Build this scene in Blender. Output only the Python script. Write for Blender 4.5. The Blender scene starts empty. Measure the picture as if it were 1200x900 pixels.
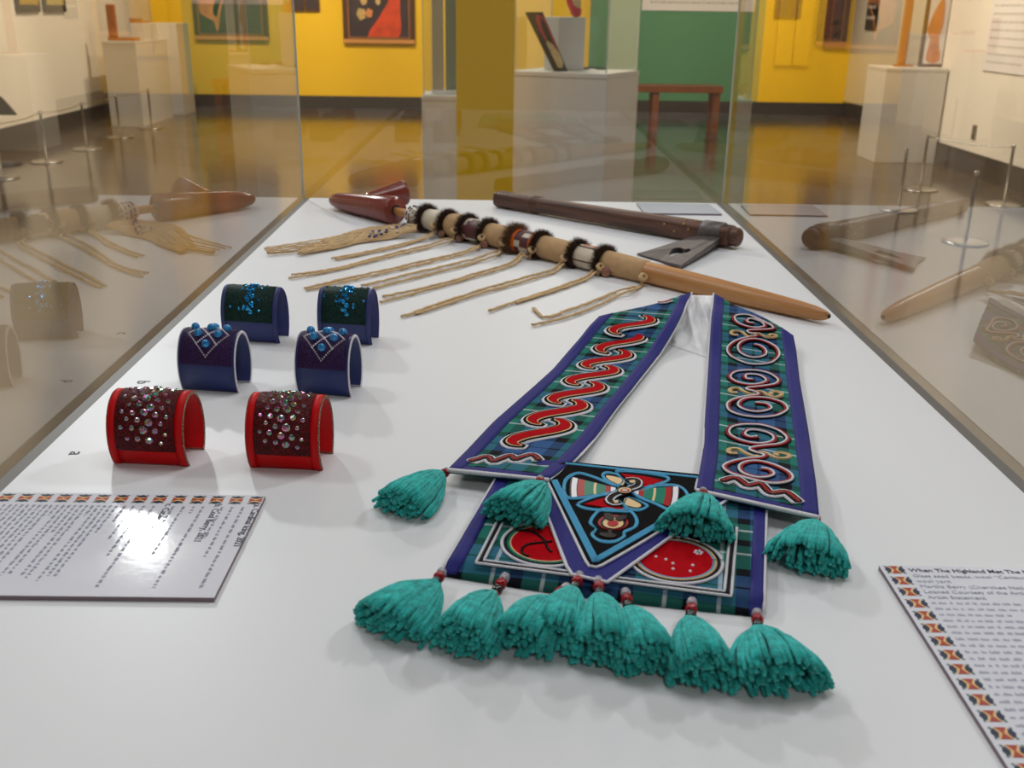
import bpy, bmesh, math, random
from mathutils import Vector, Matrix
random.seed(7)

# ---------------------------------------------------------------- camera
F_PX, CX, CY = 1200.0, 600.0, 450.0
DECK = 0.90                      # height of the white deck above the floor
CAM_Z = DECK + 0.42
_VP = (597.0, 10.0); _ROLL = math.radians(0.7)
_d = Vector(((_VP[0]-CX)/F_PX, -(_VP[1]-CY)/F_PX, -1)).normalized()
_r = Vector((math.cos(_ROLL), -math.sin(_ROLL), 0)); _r.z = -(_r.x*_d.x+_r.y*_d.y)/_d.z; _r.normalize()
_u = _r.cross(_d)
CAM_M = Matrix((_r, _d, _u))     # camera space -> world
CAM_P = Vector((0, 0, CAM_Z))
sc = bpy.context.scene
cd = bpy.data.cameras.new('camera'); cam = bpy.data.objects.new('camera', cd); sc.collection.objects.link(cam)
cam.matrix_world = Matrix.Translation(CAM_P) @ CAM_M.to_4x4()
cd.sensor_width = 36; cd.lens = 36*F_PX/1200; cd.clip_start = 0.02; cd.clip_end = 60
cd.dof.use_dof = True; cd.dof.focus_distance = 1.12; cd.dof.aperture_fstop = 11
sc.camera = cam

# ---------------------------------------------------------------- light
sc.view_settings.view_transform = 'Standard'; sc.view_settings.look = 'None'
sc.view_settings.gamma = 1; sc.view_settings.use_curve_mapping = False
sc.view_settings.exposure = 0.0
w = bpy.data.worlds.new('world'); sc.world = w; w.use_nodes = True
w.node_tree.nodes['Background'].inputs[0].default_value = (0.9, 0.85, 0.8, 1)
w.node_tree.nodes['Background'].inputs[1].default_value = 0.05
def aim(o, t): o.rotation_euler = (Vector(t)-o.location).to_track_quat('-Z', 'Y').to_euler()
def area(name, loc, tgt, size, watt, col):
    l = bpy.data.lights.new(name, 'AREA'); l.shape = 'DISK'; l.size = size; l.energy = watt; l.color = col
    o = bpy.data.objects.new(name, l); sc.collection.objects.link(o); o.location = loc; aim(o, tgt); return o
def spot(name, loc, tgt, watt, deg, col, blend=.7, r=.08):
    l = bpy.data.lights.new(name, 'SPOT'); l.energy = watt; l.spot_size = math.radians(deg); l.spot_blend = blend
    l.shadow_soft_size = r; l.color = col
    o = bpy.data.objects.new(name, l); sc.collection.objects.link(o); o.location = loc; aim(o, tgt); return o
NEU, WARM = (.965, .985, 1), (1, .82, .6)
area('ceiling_lamp_far', (-2.5, 6.35, 3.9), (0, 1.3, DECK), .22, 92, NEU)
area('ceiling_lamp_right', (2.7, 3.2, 3.9), (0.1, 1.2, DECK), .45, 50, NEU)
area('ceiling_lamp_left', (-2.2, 2.2, 3.9), (0, 1.2, DECK), .6, 30, NEU)
area('fill_light_over', (0.2, 1.4, 3.95), (0.1, 1.3, DECK), 1.6, 29, NEU)  # unseen broad light added over the case for soft fill
area('fill_light_rear', (0.6, -2.2, 3.9), (0, 1.0, DECK), .8, 30, NEU)  # unseen light added behind the camera to brighten the cuff fronts
area('ceiling_lamp_hall', (0, 9.0, 3.95), (0, 9.0, 0), 2.0, 170, (1, .9, .78))
for i, (x, y, tx, ty, tz, e) in enumerate([
        (-2.6, 9.0, -4.7, 9.0, 1.5, 170), (-2.6, 11.6, -4.7, 11.8, 1.5, 150), (-2.6, 6.0, -4.7, 6.2, 1.4, 50), (-2.6, 3.0, -4.7, 3.0, 1.4, 16),
        (2.2, 7.0, 4.0, 7.6, 1.7, 120), (2.2, 9.3, 4.0, 9.7, 1.7, 150), (2.4, 3.4, 4.0, 3.4, 1.5, 18), (2.8, 12.2, 4.7, 12.6, 1.6, 120)]):
    spot('wall_spot', (x, y, 3.85), (tx, ty, tz), e*2.3, 62, WARM)
for i, (x, tx, e) in enumerate([(-3.6, -3.9, 260), (-2.4, -2.3, 320), (-1.2, -1.0, 150), (.6, .6, 120), (2.2, 2.2, 150), (3.6, 3.7, 130)]):
    spot('back_spot', (x, 11.6, 3.85), (tx, 14.4, 1.3), e, 60, (1, .86, .66))

# ---------------------------------------------------------------- helpers
def ray(px, py): return CAM_M @ Vector(((px-CX)/F_PX, -(py-CY)/F_PX, -1))
def PX(px, py, z=DECK):          # point at height z that the photo shows at a pixel
    r = ray(px, py); return CAM_P + r*((z-CAM_Z)/r.z)
def WY(px, py, y):               # the same on a plane of constant depth
    r = ray(px, py); return CAM_P + r*(y/r.y)
def lin(c): return tuple((v/12.92 if v <= .04045 else ((v+.055)/1.055)**2.4) for v in (x/255 for x in c))
ROOT = {}
def setp(o, label=None, cat=None, group=None, kind=None):
    if label: o['label'] = label
    if cat: o['category'] = cat
    if group: o['group'] = group
    if kind: o['kind'] = kind
    return o
def thing(name, loc, label, cat, group=None, rz=0):
    o = bpy.data.objects.new(name, None); sc.collection.objects.link(o); o.empty_display_size = .05
    o.location = loc; o.rotation_euler.z = rz; ROOT[o.name] = Vector(loc)
    return setp(o, label, cat, group)
class MB:
    def __init__(s): s.v = []; s.f = []; s.m = []; s.uv = []
    def add(s, vs, fs, mi=0, uvs=None):
        n = len(s.v); s.v += [Vector(v) for v in vs]; s.f += [tuple(i+n for i in f) for f in fs]; s.m += [mi]*len(fs)
        s.uv += (list(uvs) if uvs else [(0, 0)]*len(vs)); return s
    def box(s, a, b, mi=0, M=None):
        x0, y0, z0 = a; x1, y1, z1 = b
        vs = [Vector(p) for p in ((x0,y0,z0),(x1,y0,z0),(x1,y1,z0),(x0,y1,z0),(x0,y0,z1),(x1,y0,z1),(x1,y1,z1),(x0,y1,z1))]
        if M: vs = [M @ v for v in vs]
        return s.add(vs, [(0,3,2,1),(4,5,6,7),(0,1,5,4),(1,2,6,5),(2,3,7,6),(3,0,4,7)], mi)
    def prism(s, poly, z0, z1, mi=0):    # poly: (x,y) counter-clockwise or not
        a = sum(poly[i][0]*poly[(i+1) % len(poly)][1]-poly[(i+1) % len(poly)][0]*poly[i][1] for i in range(len(poly)))
        if a < 0: poly = poly[::-1]
        n = len(poly)
        vs = [(p[0], p[1], z0) for p in poly]+[(p[0], p[1], z1) for p in poly]
        return s.add(vs, [tuple(range(n))[::-1], tuple(range(n, 2*n))]+[(i, (i+1) % n, n+(i+1) % n, n+i) for i in range(n)], mi)
    def tube(s, pts, r, k=6, mi=0, closed=False, cap=True, flat=1.0, up=Vector((0, 0, 1))):
        pts = [Vector(p) for p in pts]; n = len(pts); rr = r if isinstance(r, (list, tuple)) else [r]*n
        vs = []; uv = []; L = 0
        for i, p in enumerate(pts):
            a = pts[(i-1) % n] if (closed or i > 0) else p; b = pts[(i+1) % n] if (closed or i < n-1) else p
            t = (b-a); t = t.normalized() if t.length > 1e-9 else Vector((1, 0, 0))
            sd = t.cross(up); sd = sd.normalized() if sd.length > 1e-4 else t.orthogonal().normalized()
            nn = sd.cross(t)
            if i: L += (p-pts[i-1]).length
            for j in range(k):
                an = 2*math.pi*j/k; vs.append(p+sd*(math.cos(an)*rr[i])+nn*(math.sin(an)*rr[i]*flat)); uv.append((j/k, L))
        fs = [(i*k+j, i*k+(j+1) % k, ((i+1) % n)*k+(j+1) % k, ((i+1) % n)*k+j) for i in range(n if closed else n-1) for j in range(k)]
        if cap and not closed: fs += [tuple(range(k))[::-1], tuple(range((n-1)*k, n*k))]
        return s.add(vs, fs, mi, uv)
    def ribbon(s, pts, hw, th, mi=0, off=0.0):   # flat strip with thickness th below its points
        pts = [Vector(p) for p in pts]; n = len(pts); h = hw if isinstance(hw, (list, tuple)) else [hw]*n
        vs = []; uv = []; L = 0
        for i, p in enumerate(pts):
            t = pts[min(i+1, n-1)]-pts[max(i-1, 0)]; t.z = 0; t.normalize(); sd = Vector((t.y, -t.x, 0))
            if i: L += (p-pts[i-1]).length
            c = p+sd*off
            vs += [c-sd*h[i]-Vector((0,0,th)), c-sd*h[i]*.9, c+sd*h[i]*.9, c+sd*h[i]-Vector((0,0,th))]; uv += [(0,L),(.1,L),(.9,L),(1,L)]
        fs = [(i*4+j, i*4+j+1, i*4+4+j+1, i*4+4+j) for i in range(n-1) for j in range(3)]
        fs = [f[::-1] for f in fs] + [(0,1,2,3)[::-1], tuple(range((n-1)*4, n*4))]
        return s.add(vs, fs, mi, uv)
    def lathe(s, A, B, prof, k=24, mi=0, sq=None):   # prof: (distance along A->B in metres, radius)
        A, B = Vector(A), Vector(B); t = (B-A).normalized()
        sd = t.cross(Vector((0,0,1))); sd = sd.normalized() if sd.length > 1e-4 else Vector((1,0,0)); nn = sd.cross(t)
        vs = []; uv = []
        for d, r in prof:
            for j in range(k):
                an = 2*math.pi*j/k; cx, cy = math.cos(an), math.sin(an)
                if sq: m = (abs(cx)**sq+abs(cy)**sq)**(-1/sq); cx *= m; cy *= m
                vs.append(A+t*d+sd*(cx*r)+nn*(cy*r)); uv.append((j/k, d))
        n = len(prof)
        fs = [(i*k+j, i*k+(j+1) % k, (i+1)*k+(j+1) % k, (i+1)*k+j) for i in range(n-1) for j in range(k)]
        fs += [tuple(range(k))[::-1], tuple(range((n-1)*k, n*k))]
        return s.add(vs, fs, mi, uv)
    def ball(s, c, r, seg=8, rings=5, sc_=(1,1,1), mi=0):
        c = Vector(c); vs = [c+Vector((0,0,-r*sc_[2]))]
        for i in range(1, rings):
            ph = -math.pi/2+math.pi*i/rings
            for j in range(seg):
                an = 2*math.pi*j/seg; vs.append(c+Vector((math.cos(ph)*math.cos(an)*r*sc_[0], math.cos(ph)*math.sin(an)*r*sc_[1], math.sin(ph)*r*sc_[2])))
        vs.append(c+Vector((0,0,r*sc_[2]))); t = len(vs)-1
        fs = [(0, 1+(j+1) % seg, 1+j) for j in range(seg)]
        fs += [(1+i*seg+j, 1+i*seg+(j+1) % seg, 1+(i+1)*seg+(j+1) % seg, 1+(i+1)*seg+j) for i in range(rings-2) for j in range(seg)]
        b = 1+(rings-2)*seg; fs += [(b+j, b+(j+1) % seg, t) for j in range(seg)]
        return s.add(vs, fs, mi)
    def build(s, name, mat, parent=None, smooth=False, local=False, bevel=0):
        off = Vector((0,0,0))
        if parent is not None and not local:
            r = parent
            while r.parent: r = r.parent
            off = ROOT.get(r.name, Vector((0,0,0)))
        me = bpy.data.meshes.new(name); me.from_pydata([tuple(v-off) for v in s.v], [], s.f)
        mats = mat if isinstance(mat, (list, tuple)) else [mat]
        for m in mats: me.materials.append(m)
        for p, mi in zip(me.polygons, s.m): p.material_index = mi; p.use_smooth = smooth
        ul = me.uv_layers.new(name='UVMap')
        for lp in me.loops: ul.data[lp.index].uv = s.uv[lp.vertex_index]
        me.update()
        o = bpy.data.objects.new(name, me); sc.collection.objects.link(o)
        if parent is not None: o.parent = parent
        if bevel:
            b = o.modifiers.new('bevel', 'BEVEL'); b.width = bevel; b.segments = 2; b.limit_method = 'ANGLE'
        return o
def link_copy(me_obj, name, parent, M):
    o = bpy.data.objects.new(name, me_obj.data if hasattr(me_obj, 'data') else me_obj); sc.collection.objects.link(o)
    o.parent = parent; o.matrix_local = M; return o
def smooth_path(pts, step, closed=False):
    pts = [Vector(p) for p in pts]; n = len(pts); out = []
    rng = range(n if closed else n-1)
    for i in rng:
        p0 = pts[(i-1) % n] if (closed or i > 0) else pts[i]; p1 = pts[i]; p2 = pts[(i+1) % n]
        p3 = pts[(i+2) % n] if (closed or i+2 < n) else p2
        k = max(1, int((p2-p1).length/step))
        for j in range(k):
            t = j/k; out.append(.5*((2*p1)+(p2-p0)*t+(2*p0-5*p1+4*p2-p3)*t*t+(3*p1-p0-3*p2+p3)*t**3))
    if not closed: out.append(pts[-1].copy())
    return out
def lerp(a, b, t): return a+(b-a)*t
def sstep(a, b, x):
    t = min(1, max(0, (x-a)/(b-a))); return t*t*(3-2*t)

# ---------------------------------------------------------------- materials
def mat(name, col, rough=.5, metal=0, noise=0, nscale=40, bump=0, bscale=200, spec=.5, sheen=0, coat=0, ior=None, coord='Object'):
    m = bpy.data.materials.new(name); m.use_nodes = True; nt = m.node_tree; b = nt.nodes['Principled BSDF']
    c = lin(col) if max(col) > 1.0 else col
    b.inputs['Base Color'].default_value = (*c, 1); b.inputs['Roughness'].default_value = rough; b.inputs['Metallic'].default_value = metal
    b.inputs['Specular IOR Level'].default_value = spec; b.inputs['Sheen Weight'].default_value = sheen; b.inputs['Coat Weight'].default_value = coat
    if noise or bump: tc = nt.nodes.new('ShaderNodeTexCoord')
    if noise:
        n = nt.nodes.new('ShaderNodeTexNoise'); n.inputs['Scale'].default_value = nscale; n.inputs['Detail'].default_value = 5
        nt.links.new(tc.outputs[coord], n.inputs['Vector'])
        r = nt.nodes.new('ShaderNodeValToRGB'); r.color_ramp.elements[0].position = .3; r.color_ramp.elements[1].position = .7
        r.color_ramp.elements[0].color = (*[v*(1-noise) for v in c], 1); r.color_ramp.elements[1].color = (*[min(1, v*(1+noise)) for v in c], 1)
        nt.links.new(n.outputs['Fac'], r.inputs['Fac']); nt.links.new(r.outputs['Color'], b.inputs['Base Color'])
    if bump:
        n2 = nt.nodes.new('ShaderNodeTexNoise'); n2.inputs['Scale'].default_value = bscale; n2.inputs['Detail'].default_value = 3
        nt.links.new(tc.outputs[coord], n2.inputs['Vector'])
        bp = nt.nodes.new('ShaderNodeBump'); bp.inputs['Strength'].default_value = bump; bp.inputs['Distance'].default_value = .002
        nt.links.new(n2.outputs['Fac'], bp.inputs['Height']); nt.links.new(bp.outputs['Normal'], b.inputs['Normal'])
    return m
def beadmat(name, col, pitch=.0016, rough=.3):      # seed beads strung along a line: relief follows the UV length
    m = mat(name, col, rough, spec=.18); nt = m.node_tree; b = nt.nodes['Principled BSDF']
    uv = nt.nodes.new('ShaderNodeUVMap'); sx = nt.nodes.new('ShaderNodeSeparateXYZ'); nt.links.new(uv.outputs[0], sx.inputs[0])
    mu = nt.nodes.new('ShaderNodeMath'); mu.operation = 'MULTIPLY'; mu.inputs[1].default_value = math.pi/pitch; nt.links.new(sx.outputs['Y'], mu.inputs[0])
    si = nt.nodes.new('ShaderNodeMath'); si.operation = 'SINE'; nt.links.new(mu.outputs[0], si.inputs[0])
    ab = nt.nodes.new('ShaderNodeMath'); ab.operation = 'ABSOLUTE'; nt.links.new(si.outputs[0], ab.inputs[0])
    bp = nt.nodes.new('ShaderNodeBump'); bp.inputs['Strength'].default_value = .8; bp.inputs['Distance'].default_value = .0008
    nt.links.new(ab.outputs[0], bp.inputs['Height']); nt.links.new(bp.outputs['Normal'], b.inputs['Normal'])
    return m
def tartan(name, P=.1335, cross_white=True):
    m = mat(name, (40, 90, 90), .85, spec=.12); nt = m.node_tree; b = nt.nodes['Principled BSDF']
    G, K, B, Wc = lin((36, 112, 100)), lin((11, 13, 20)), lin((52, 88, 136)), lin((205, 215, 215))
    full = [(0, Wc), (.022, G), (.11, K), (.19, G), (.30, Wc), (.322, G), (.40, K), (.48, B), (.605, K), (.625, B), (.75, K), (.83, G)]
    uv = nt.nodes.new('ShaderNodeUVMap'); sx = nt.nodes.new('ShaderNodeSeparateXYZ'); nt.links.new(uv.outputs[0], sx.inputs[0])
    outs = []
    for ax in 'XY':
        seq = [(p, G if c == Wc and ax == 'X' and not cross_white else c) for p, c in full]
        d = nt.nodes.new('ShaderNodeMath'); d.operation = 'DIVIDE'; d.inputs[1].default_value = P; nt.links.new(sx.outputs[ax], d.inputs[0])
        fr = nt.nodes.new('ShaderNodeMath'); fr.operation = 'FRACT'; nt.links.new(d.outputs[0], fr.inputs[0])
        r = nt.nodes.new('ShaderNodeValToRGB'); r.color_ramp.interpolation = 'CONSTANT'; e = r.color_ramp.elements
        e[0].position = 0; e[0].color = (*seq[0][1], 1); e[1].position = seq[1][0]; e[1].color = (*seq[1][1], 1)
        for p, c in seq[2:]: q = e.new(p); q.color = (*c, 1)
        nt.links.new(fr.outputs[0], r.inputs['Fac']); outs.append(r.outputs['Color'])
    # twill: diagonal lines decide which thread lies on top
    ad = nt.nodes.new('ShaderNodeMath'); ad.operation = 'ADD'; nt.links.new(sx.outputs['X'], ad.inputs[0]); nt.links.new(sx.outputs['Y'], ad.inputs[1])
    mu = nt.nodes.new('ShaderNodeMath'); mu.operation = 'MULTIPLY'; mu.inputs[1].default_value = 2*math.pi/.0016; nt.links.new(ad.outputs[0], mu.inputs[0])
    si = nt.nodes.new('ShaderNodeMath'); si.operation = 'SINE'; nt.links.new(mu.outputs[0], si.inputs[0])
    mp = nt.nodes.new('ShaderNodeMapRange'); mp.inputs[1].default_value = -.6; mp.inputs[2].default_value = .6; mp.inputs[3].default_value = .28; mp.inputs[4].default_value = .78
    nt.links.new(si.outputs[0], mp.inputs[0])
    mx = nt.nodes.new('ShaderNodeMix'); mx.data_type = 'RGBA'; nt.links.new(mp.outputs[0], mx.inputs['Factor'])
    nt.links.new(outs[0], mx.inputs['A']); nt.links.new(outs[1], mx.inputs['B']); nt.links.new(mx.outputs['Result'], b.inputs['Base Color'])
    return m
def glassmat(name, tint=(.97, .985, .975), n=1.5):   # thin clear pane: both surfaces' Fresnel reflection on the entry face
    m = bpy.data.materials.new(name); m.use_nodes = True; nt = m.node_tree; nt.nodes.clear()
    out = nt.nodes.new('ShaderNodeOutputMaterial'); mx = nt.nodes.new('ShaderNodeMixShader')
    tr = nt.nodes.new('ShaderNodeBsdfTransparent'); tr.inputs[0].default_value = (*tint, 1)
    gl = nt.nodes.new('ShaderNodeBsdfGlossy'); gl.inputs['Roughness'].default_value = 0; gl.inputs['Color'].default_value = (1, 1, 1, 1)
    fr = nt.nodes.new('ShaderNodeFresnel'); fr.inputs['IOR'].default_value = n
    geo = nt.nodes.new('ShaderNodeNewGeometry')
    def mth(op, a, b):
        k = nt.nodes.new('ShaderNodeMath'); k.operation = op
        for i, x in enumerate((a, b)):
            if isinstance(x, (int, float)): k.inputs[i].default_value = x
            else: nt.links.new(x, k.inputs[i])
        return k.outputs[0]
    R = fr.outputs[0]; both = mth('DIVIDE', mth('MULTIPLY', R, 2.0), mth('ADD', R, 1.0))
    front = mth('SUBTRACT', 1.0, geo.outputs['Backfacing'])
    nt.links.new(mth('MULTIPLY', both, front), mx.inputs[0]); nt.links.new(tr.outputs[0], mx.inputs[1]); nt.links.new(gl.outputs[0], mx.inputs[2])
    nt.links.new(mx.outputs[0], out.inputs[0]); return m
def woodmat(name, c1, c2, scale, rough=.45, axis_scale=(1, 1, 1)):
    m = mat(name, c1, rough); nt = m.node_tree; b = nt.nodes['Principled BSDF']
    tc = nt.nodes.new('ShaderNodeTexCoord'); mp = nt.nodes.new('ShaderNodeMapping'); mp.inputs['Scale'].default_value = axis_scale
    n = nt.nodes.new('ShaderNodeTexNoise'); n.inputs['Scale'].default_value = scale; n.inputs['Detail'].default_value = 6; n.inputs['Distortion'].default_value = .6
    nt.links.new(tc.outputs['UV'], mp.inputs[0]); nt.links.new(mp.outputs[0], n.inputs['Vector'])
    r = nt.nodes.new('ShaderNodeValToRGB'); r.color_ramp.elements[0].position = .32; r.color_ramp.elements[1].position = .68
    r.color_ramp.elements[0].color = (*lin(c1), 1); r.color_ramp.elements[1].color = (*lin(c2), 1)
    nt.links.new(n.outputs['Fac'], r.inputs[0]); nt.links.new(r.outputs[0], b.inputs['Base Color']); return m
M = {}
M['deck'] = mat('deck_white', (222, 222, 224), .42, spec=.4)
M['casework'] = mat('casework_white', (214, 210, 204), .5)
M['gasket'] = mat('gasket_taupe', (98, 93, 88), .5)
M['glass'] = glassmat('case_glass')
M['glass_edge'] = mat('glass_edge', (186, 194, 186), .2)
M['floor'] = mat('polished_concrete', (88, 75, 62), .14, noise=.14, nscale=1.2, bump=.02, bscale=3, spec=.95)
M['wall_white'] = mat('wall_white', (232, 222, 205), .7)
M['wall_yellow'] = mat('wall_yellow', (240, 190, 6), .6)
M['wall_green'] = mat('wall_green', (84, 140, 100), .6)
M['ceil'] = mat('ceiling_dark', (120, 112, 104), .9)
M['base'] = mat('baseboard_dark', (58, 50, 46), .5)
M['ped'] = mat('pedestal_white', (216, 210, 202), .55)
M['steel'] = mat('brushed_steel', (190, 186, 180), .3, 1)
M['dark'] = mat('dark_metal', (45, 45, 48), .45, .5)
M['white_card'] = mat('card_white', (222, 222, 230), .05, bump=.035, bscale=90, spec=.5)
M['card_core'] = mat('card_core', (128, 112, 120), .7)
M['ink'] = mat('ink', (66, 64, 84), .7)
M['ink_soft'] = mat('ink_soft', (164, 163, 181), .7)
M['navy_print'] = mat('print_navy', (28, 34, 62), .6); M['red_print'] = mat('print_red', (165, 62, 44), .6)
M['tan_print'] = mat('print_tan', (228, 180, 110), .6); M['green_print'] = mat('print_green', (92, 120, 100), .6)
M['tartan'] = tartan('tartan_wool'); M['tartan_strap'] = tartan('tartan_wool_strap', cross_white=False)
M['ribbon'] = mat('ribbon_violet_blue', (37, 37, 112), .6, bump=.15, bscale=60, spec=.16)
M['black_wool'] = mat('black_wool', (20, 18, 20), .95, bump=.3, bscale=900, spec=.08)
M['red_wool'] = mat('red_wool', (172, 3, 18), .9, noise=.08, nscale=300, bump=.2, bscale=900, spec=.08)
M['b_white'] = beadmat('beads_white', (230, 227, 234)); M['b_black'] = beadmat('beads_black', (22, 18, 22)); M['b_red'] = beadmat('beads_red', (165, 34, 40))
M['b_blue'] = beadmat('beads_sky_blue', (86, 176, 220)); M['b_tan'] = beadmat('beads_tan', (222, 190, 142)); M['b_green'] = beadmat('beads_green', (8, 122, 100))
M['gold_th'] = mat('thread_gold', (218, 184, 130), .5)
M['lining'] = mat('lining_white', (226, 224, 226), .8, bump=.05, bscale=60)
M['yarn'] = mat('yarn_teal', (46, 186, 180), .9, noise=.32, spec=.2, nscale=160, bump=1, bscale=700, sheen=.2)
M['bead_red'] = mat('glass_bead_red', (150, 6, 20), .1, spec=.5); M['bead_black'] = mat('glass_bead_black', (18, 12, 16), .12, spec=.8)
M['bead_clear'] = mat('glass_bead_clear', (150, 146, 156), .08, spec=1)
# ================================================================ the room
def struct(name, mb, m, smooth=False): return setp(mb.build(name, m, None, smooth), kind='structure')
XL, XR, XR2, YB = -4.75, 4.05, 4.58, 14.45
struct('floor', MB().box((-5.2, -5, -.1), (6, 15, 0)), M['floor'])
struct('ceiling', MB().box((-5.2, -5, 4.0), (6, 15, 4.1)), M['ceil'])
struct('wall_left', MB().box((XL-.15, -5, 0), (XL, YB, 4)), M['wall_white'])
struct('wall_right', MB().box((XR, -5, 0), (XR+.15, 10.3, 4)), M['wall_white'])
struct('wall_right_far', MB().box((XR2, 10.15, 0), (XR2+.15, YB, 4)).box((XR+.15, 10.15, 0), (XR2, 10.3, 4)), M['wall_white'])
struct('wall_front', MB().box((-5, -5.15, 0), (5.2, -5, 4)), M['wall_white'])
xg0, xg1 = WY(690, 60, YB).x, WY(893, 60, YB).x
struct('wall_back_left', MB().box((XL-.15, YB, 0), (xg0, YB+.15, 4)), M['wall_yellow'])
struct('wall_back', MB().box((xg0, YB, 0), (xg1, YB+.15, 4)), M['wall_green'])
struct('wall_back_right', MB().box((xg1, YB, 0), (XR2+.15, YB+.15, 4)), M['wall_yellow'])
struct('baseboard_left', MB().box((XL, -5, 0), (XL+.015, YB, .2)), M['base'])
struct('baseboard_right', MB().box((XR-.015, -5, 0), (XR, 10.3, .2)), M['base'])
struct('baseboard_right_far', MB().box((XR2-.015, 10.3, 0), (XR2, YB, .2)), M['base'])
struct('baseboard_back', MB().box((XL, YB-.015, 0), (XR2, YB, .17)), M['base'])
# yellow column: rotated box standing beyond the case
yc = 6.12
cxm = WY(567.5, 200, yc).x
Mc = Matrix.Translation((cxm, yc, 0)) @ Matrix.Rotation(math.radians(3), 4, 'Z')
struct('column', MB().box((-.163, -.11, 0), (.163, .11, 4), M=Mc), M['wall_yellow'])

# ---------------------------------------------------------------- the display case
XD0, XD1, YD0, YD1 = -.458, .488, .12, 2.388
G = .014
case = thing('display_case', (0, 1.25, 0), 'long white museum display case with clear glass sides', 'display case')
MB().box((XD0-G-.012, YD0-.05, 0), (XD1+G+.012, YD1+.014, DECK-.03)).build('plinth', M['casework'], case)
deck = MB().box((XD0, YD0, DECK-.03), (XD1, YD1, DECK)).build('deck', M['deck'], case)
MB().box((XD0-G, YD0, DECK-.03), (XD0, YD1, DECK-.001)).build('gasket_strip', M['gasket'], case)
MB().box((XD1, YD0, DECK-.03), (XD1+G, YD1, DECK-.001)).build('gasket_strip', M['gasket'], case)
def pane(a, b, vertical_edges):
    g = MB().box(a, b).build('glass_pane', M['glass'], case)
    setp(g, 'clear glass pane of the case')
    for e in vertical_edges: MB().box(*e).build('glass_edge', M['glass_edge'], g)
TOP = DECK+.62
pane((XD0-G-.010, YD0-.05, DECK-.03), (XD0-G, YD1, TOP), [])
pane((XD1+G, YD0-.05, DECK-.03), (XD1+G+.010, YD1, TOP), [])
pane((XD0-G-.010, YD1+.001, DECK-.03), (XD1+G+.010, YD1+.011, TOP), [])
for x in (XD0-G-.003, XD1+G-.001):
    MB().box((x, YD1-.004, DECK), (x+.004, YD1+.0005, TOP)).build('silicone_joint', M['glass_edge'], case)
# vinyl letters on the deck, read from the case's left side
def text_mesh(name, body, size, m, parent, loc, ang, bold=0, extr=0.0001):
    c = bpy.data.curves.new(name, 'FONT'); c.body = body; c.size = size; c.offset = bold; c.extrude = extr; c.resolution_u = 3
    t = bpy.data.objects.new(name, c); sc.collection.objects.link(t)
    dg = bpy.context.evaluated_depsgraph_get(); me = bpy.data.meshes.new_from_object(t.evaluated_get(dg)); bpy.data.objects.remove(t)
    me.name = name; me.materials.clear(); me.materials.append(m)
    o = bpy.data.objects.new(name, me); sc.collection.objects.link(o); o.parent = parent
    r = parent
    while r.parent: r = r.parent
    o.location = Vector(loc)-ROOT[r.name]; o.rotation_euler.z = ang
    return o
for ch, (px, py) in (('a', (80, 533)), ('b', (160, 449))):
    p = PX(px, py); text_mesh('letter', ch, .021, M['ink'], case, (p.x, p.y+.008, DECK+.0003), -math.pi/2)
pv = PX(140, 391); text_mesh('letter', 'c', .024, M['ink'], case, (2*(XD0-G)-pv.x-.008, pv.y+.006, DECK+.0003), -math.pi/2)

# ---------------------------------------------------------------- label cards
sym = MB()
def sq(c, pts, mi): sym.prism([(x*.001, y*.001) for x, y in pts], 0, .00015, mi)
sq(0, [(-3.6, -5.6), (3.6, -5.6), (.5, 0), (-.5, 0)], 1); sq(0, [(-3.6, 5.6), (3.6, 5.6), (.5, 0), (-.5, 0)], 1)
for s in (-1, 1):
    sq(0, [(s*3.65, -5.6), (s*.6, 0), (s*3.65, 5.6), (s*4.4, 5.6), (s*2.5, 0), (s*4.4, -5.6)], 2)
    sq(0, [(s*4.5, -4.4), (s*2.8, 0), (s*4.5, 4.4), (s*5.2, 3.6), (s*6.0, 5.0), (s*6.8, 2.6), (s*8.0, 0), (s*6.8, -2.6), (s*6.0, -5.0), (s*5.2, -3.6)], 0)
    sq(0, [(s*5.4, 5.8), (s*6.2, 5.1), (s*7.0, 3.0), (s*7.6, 5.6)], 3); sq(0, [(s*5.4, -5.8), (s*6.2, -5.1), (s*7.0, -3.0), (s*7.6, -5.6)], 3)
SYM_M = [M['navy_print'], M['red_print'], M['tan_print'], M['green_print']]
def word_bars(mb, o, ex, ey, length, h, z, seed):
    rnd = random.Random(seed); d = 0
    while d < length:
        wd = min(rnd.uniform(.003, .0085), length-d)
        nl = max(1, int(wd/.0012))
        for k in range(nl):       # letter-like strokes of uneven height
            hh = h*rnd.uniform(.65, 1.25); a = o+ex*(d+k*.0012); b = a+ex*.0007
            mb.prism([(a.x, a.y), (b.x, b.y), (b.x+ey.x*hh, b.y+ey.y*hh), (a.x+ey.x*hh, a.y+ey.y*hh)], z, z+.0001)
        d += wd+.0016
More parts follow.
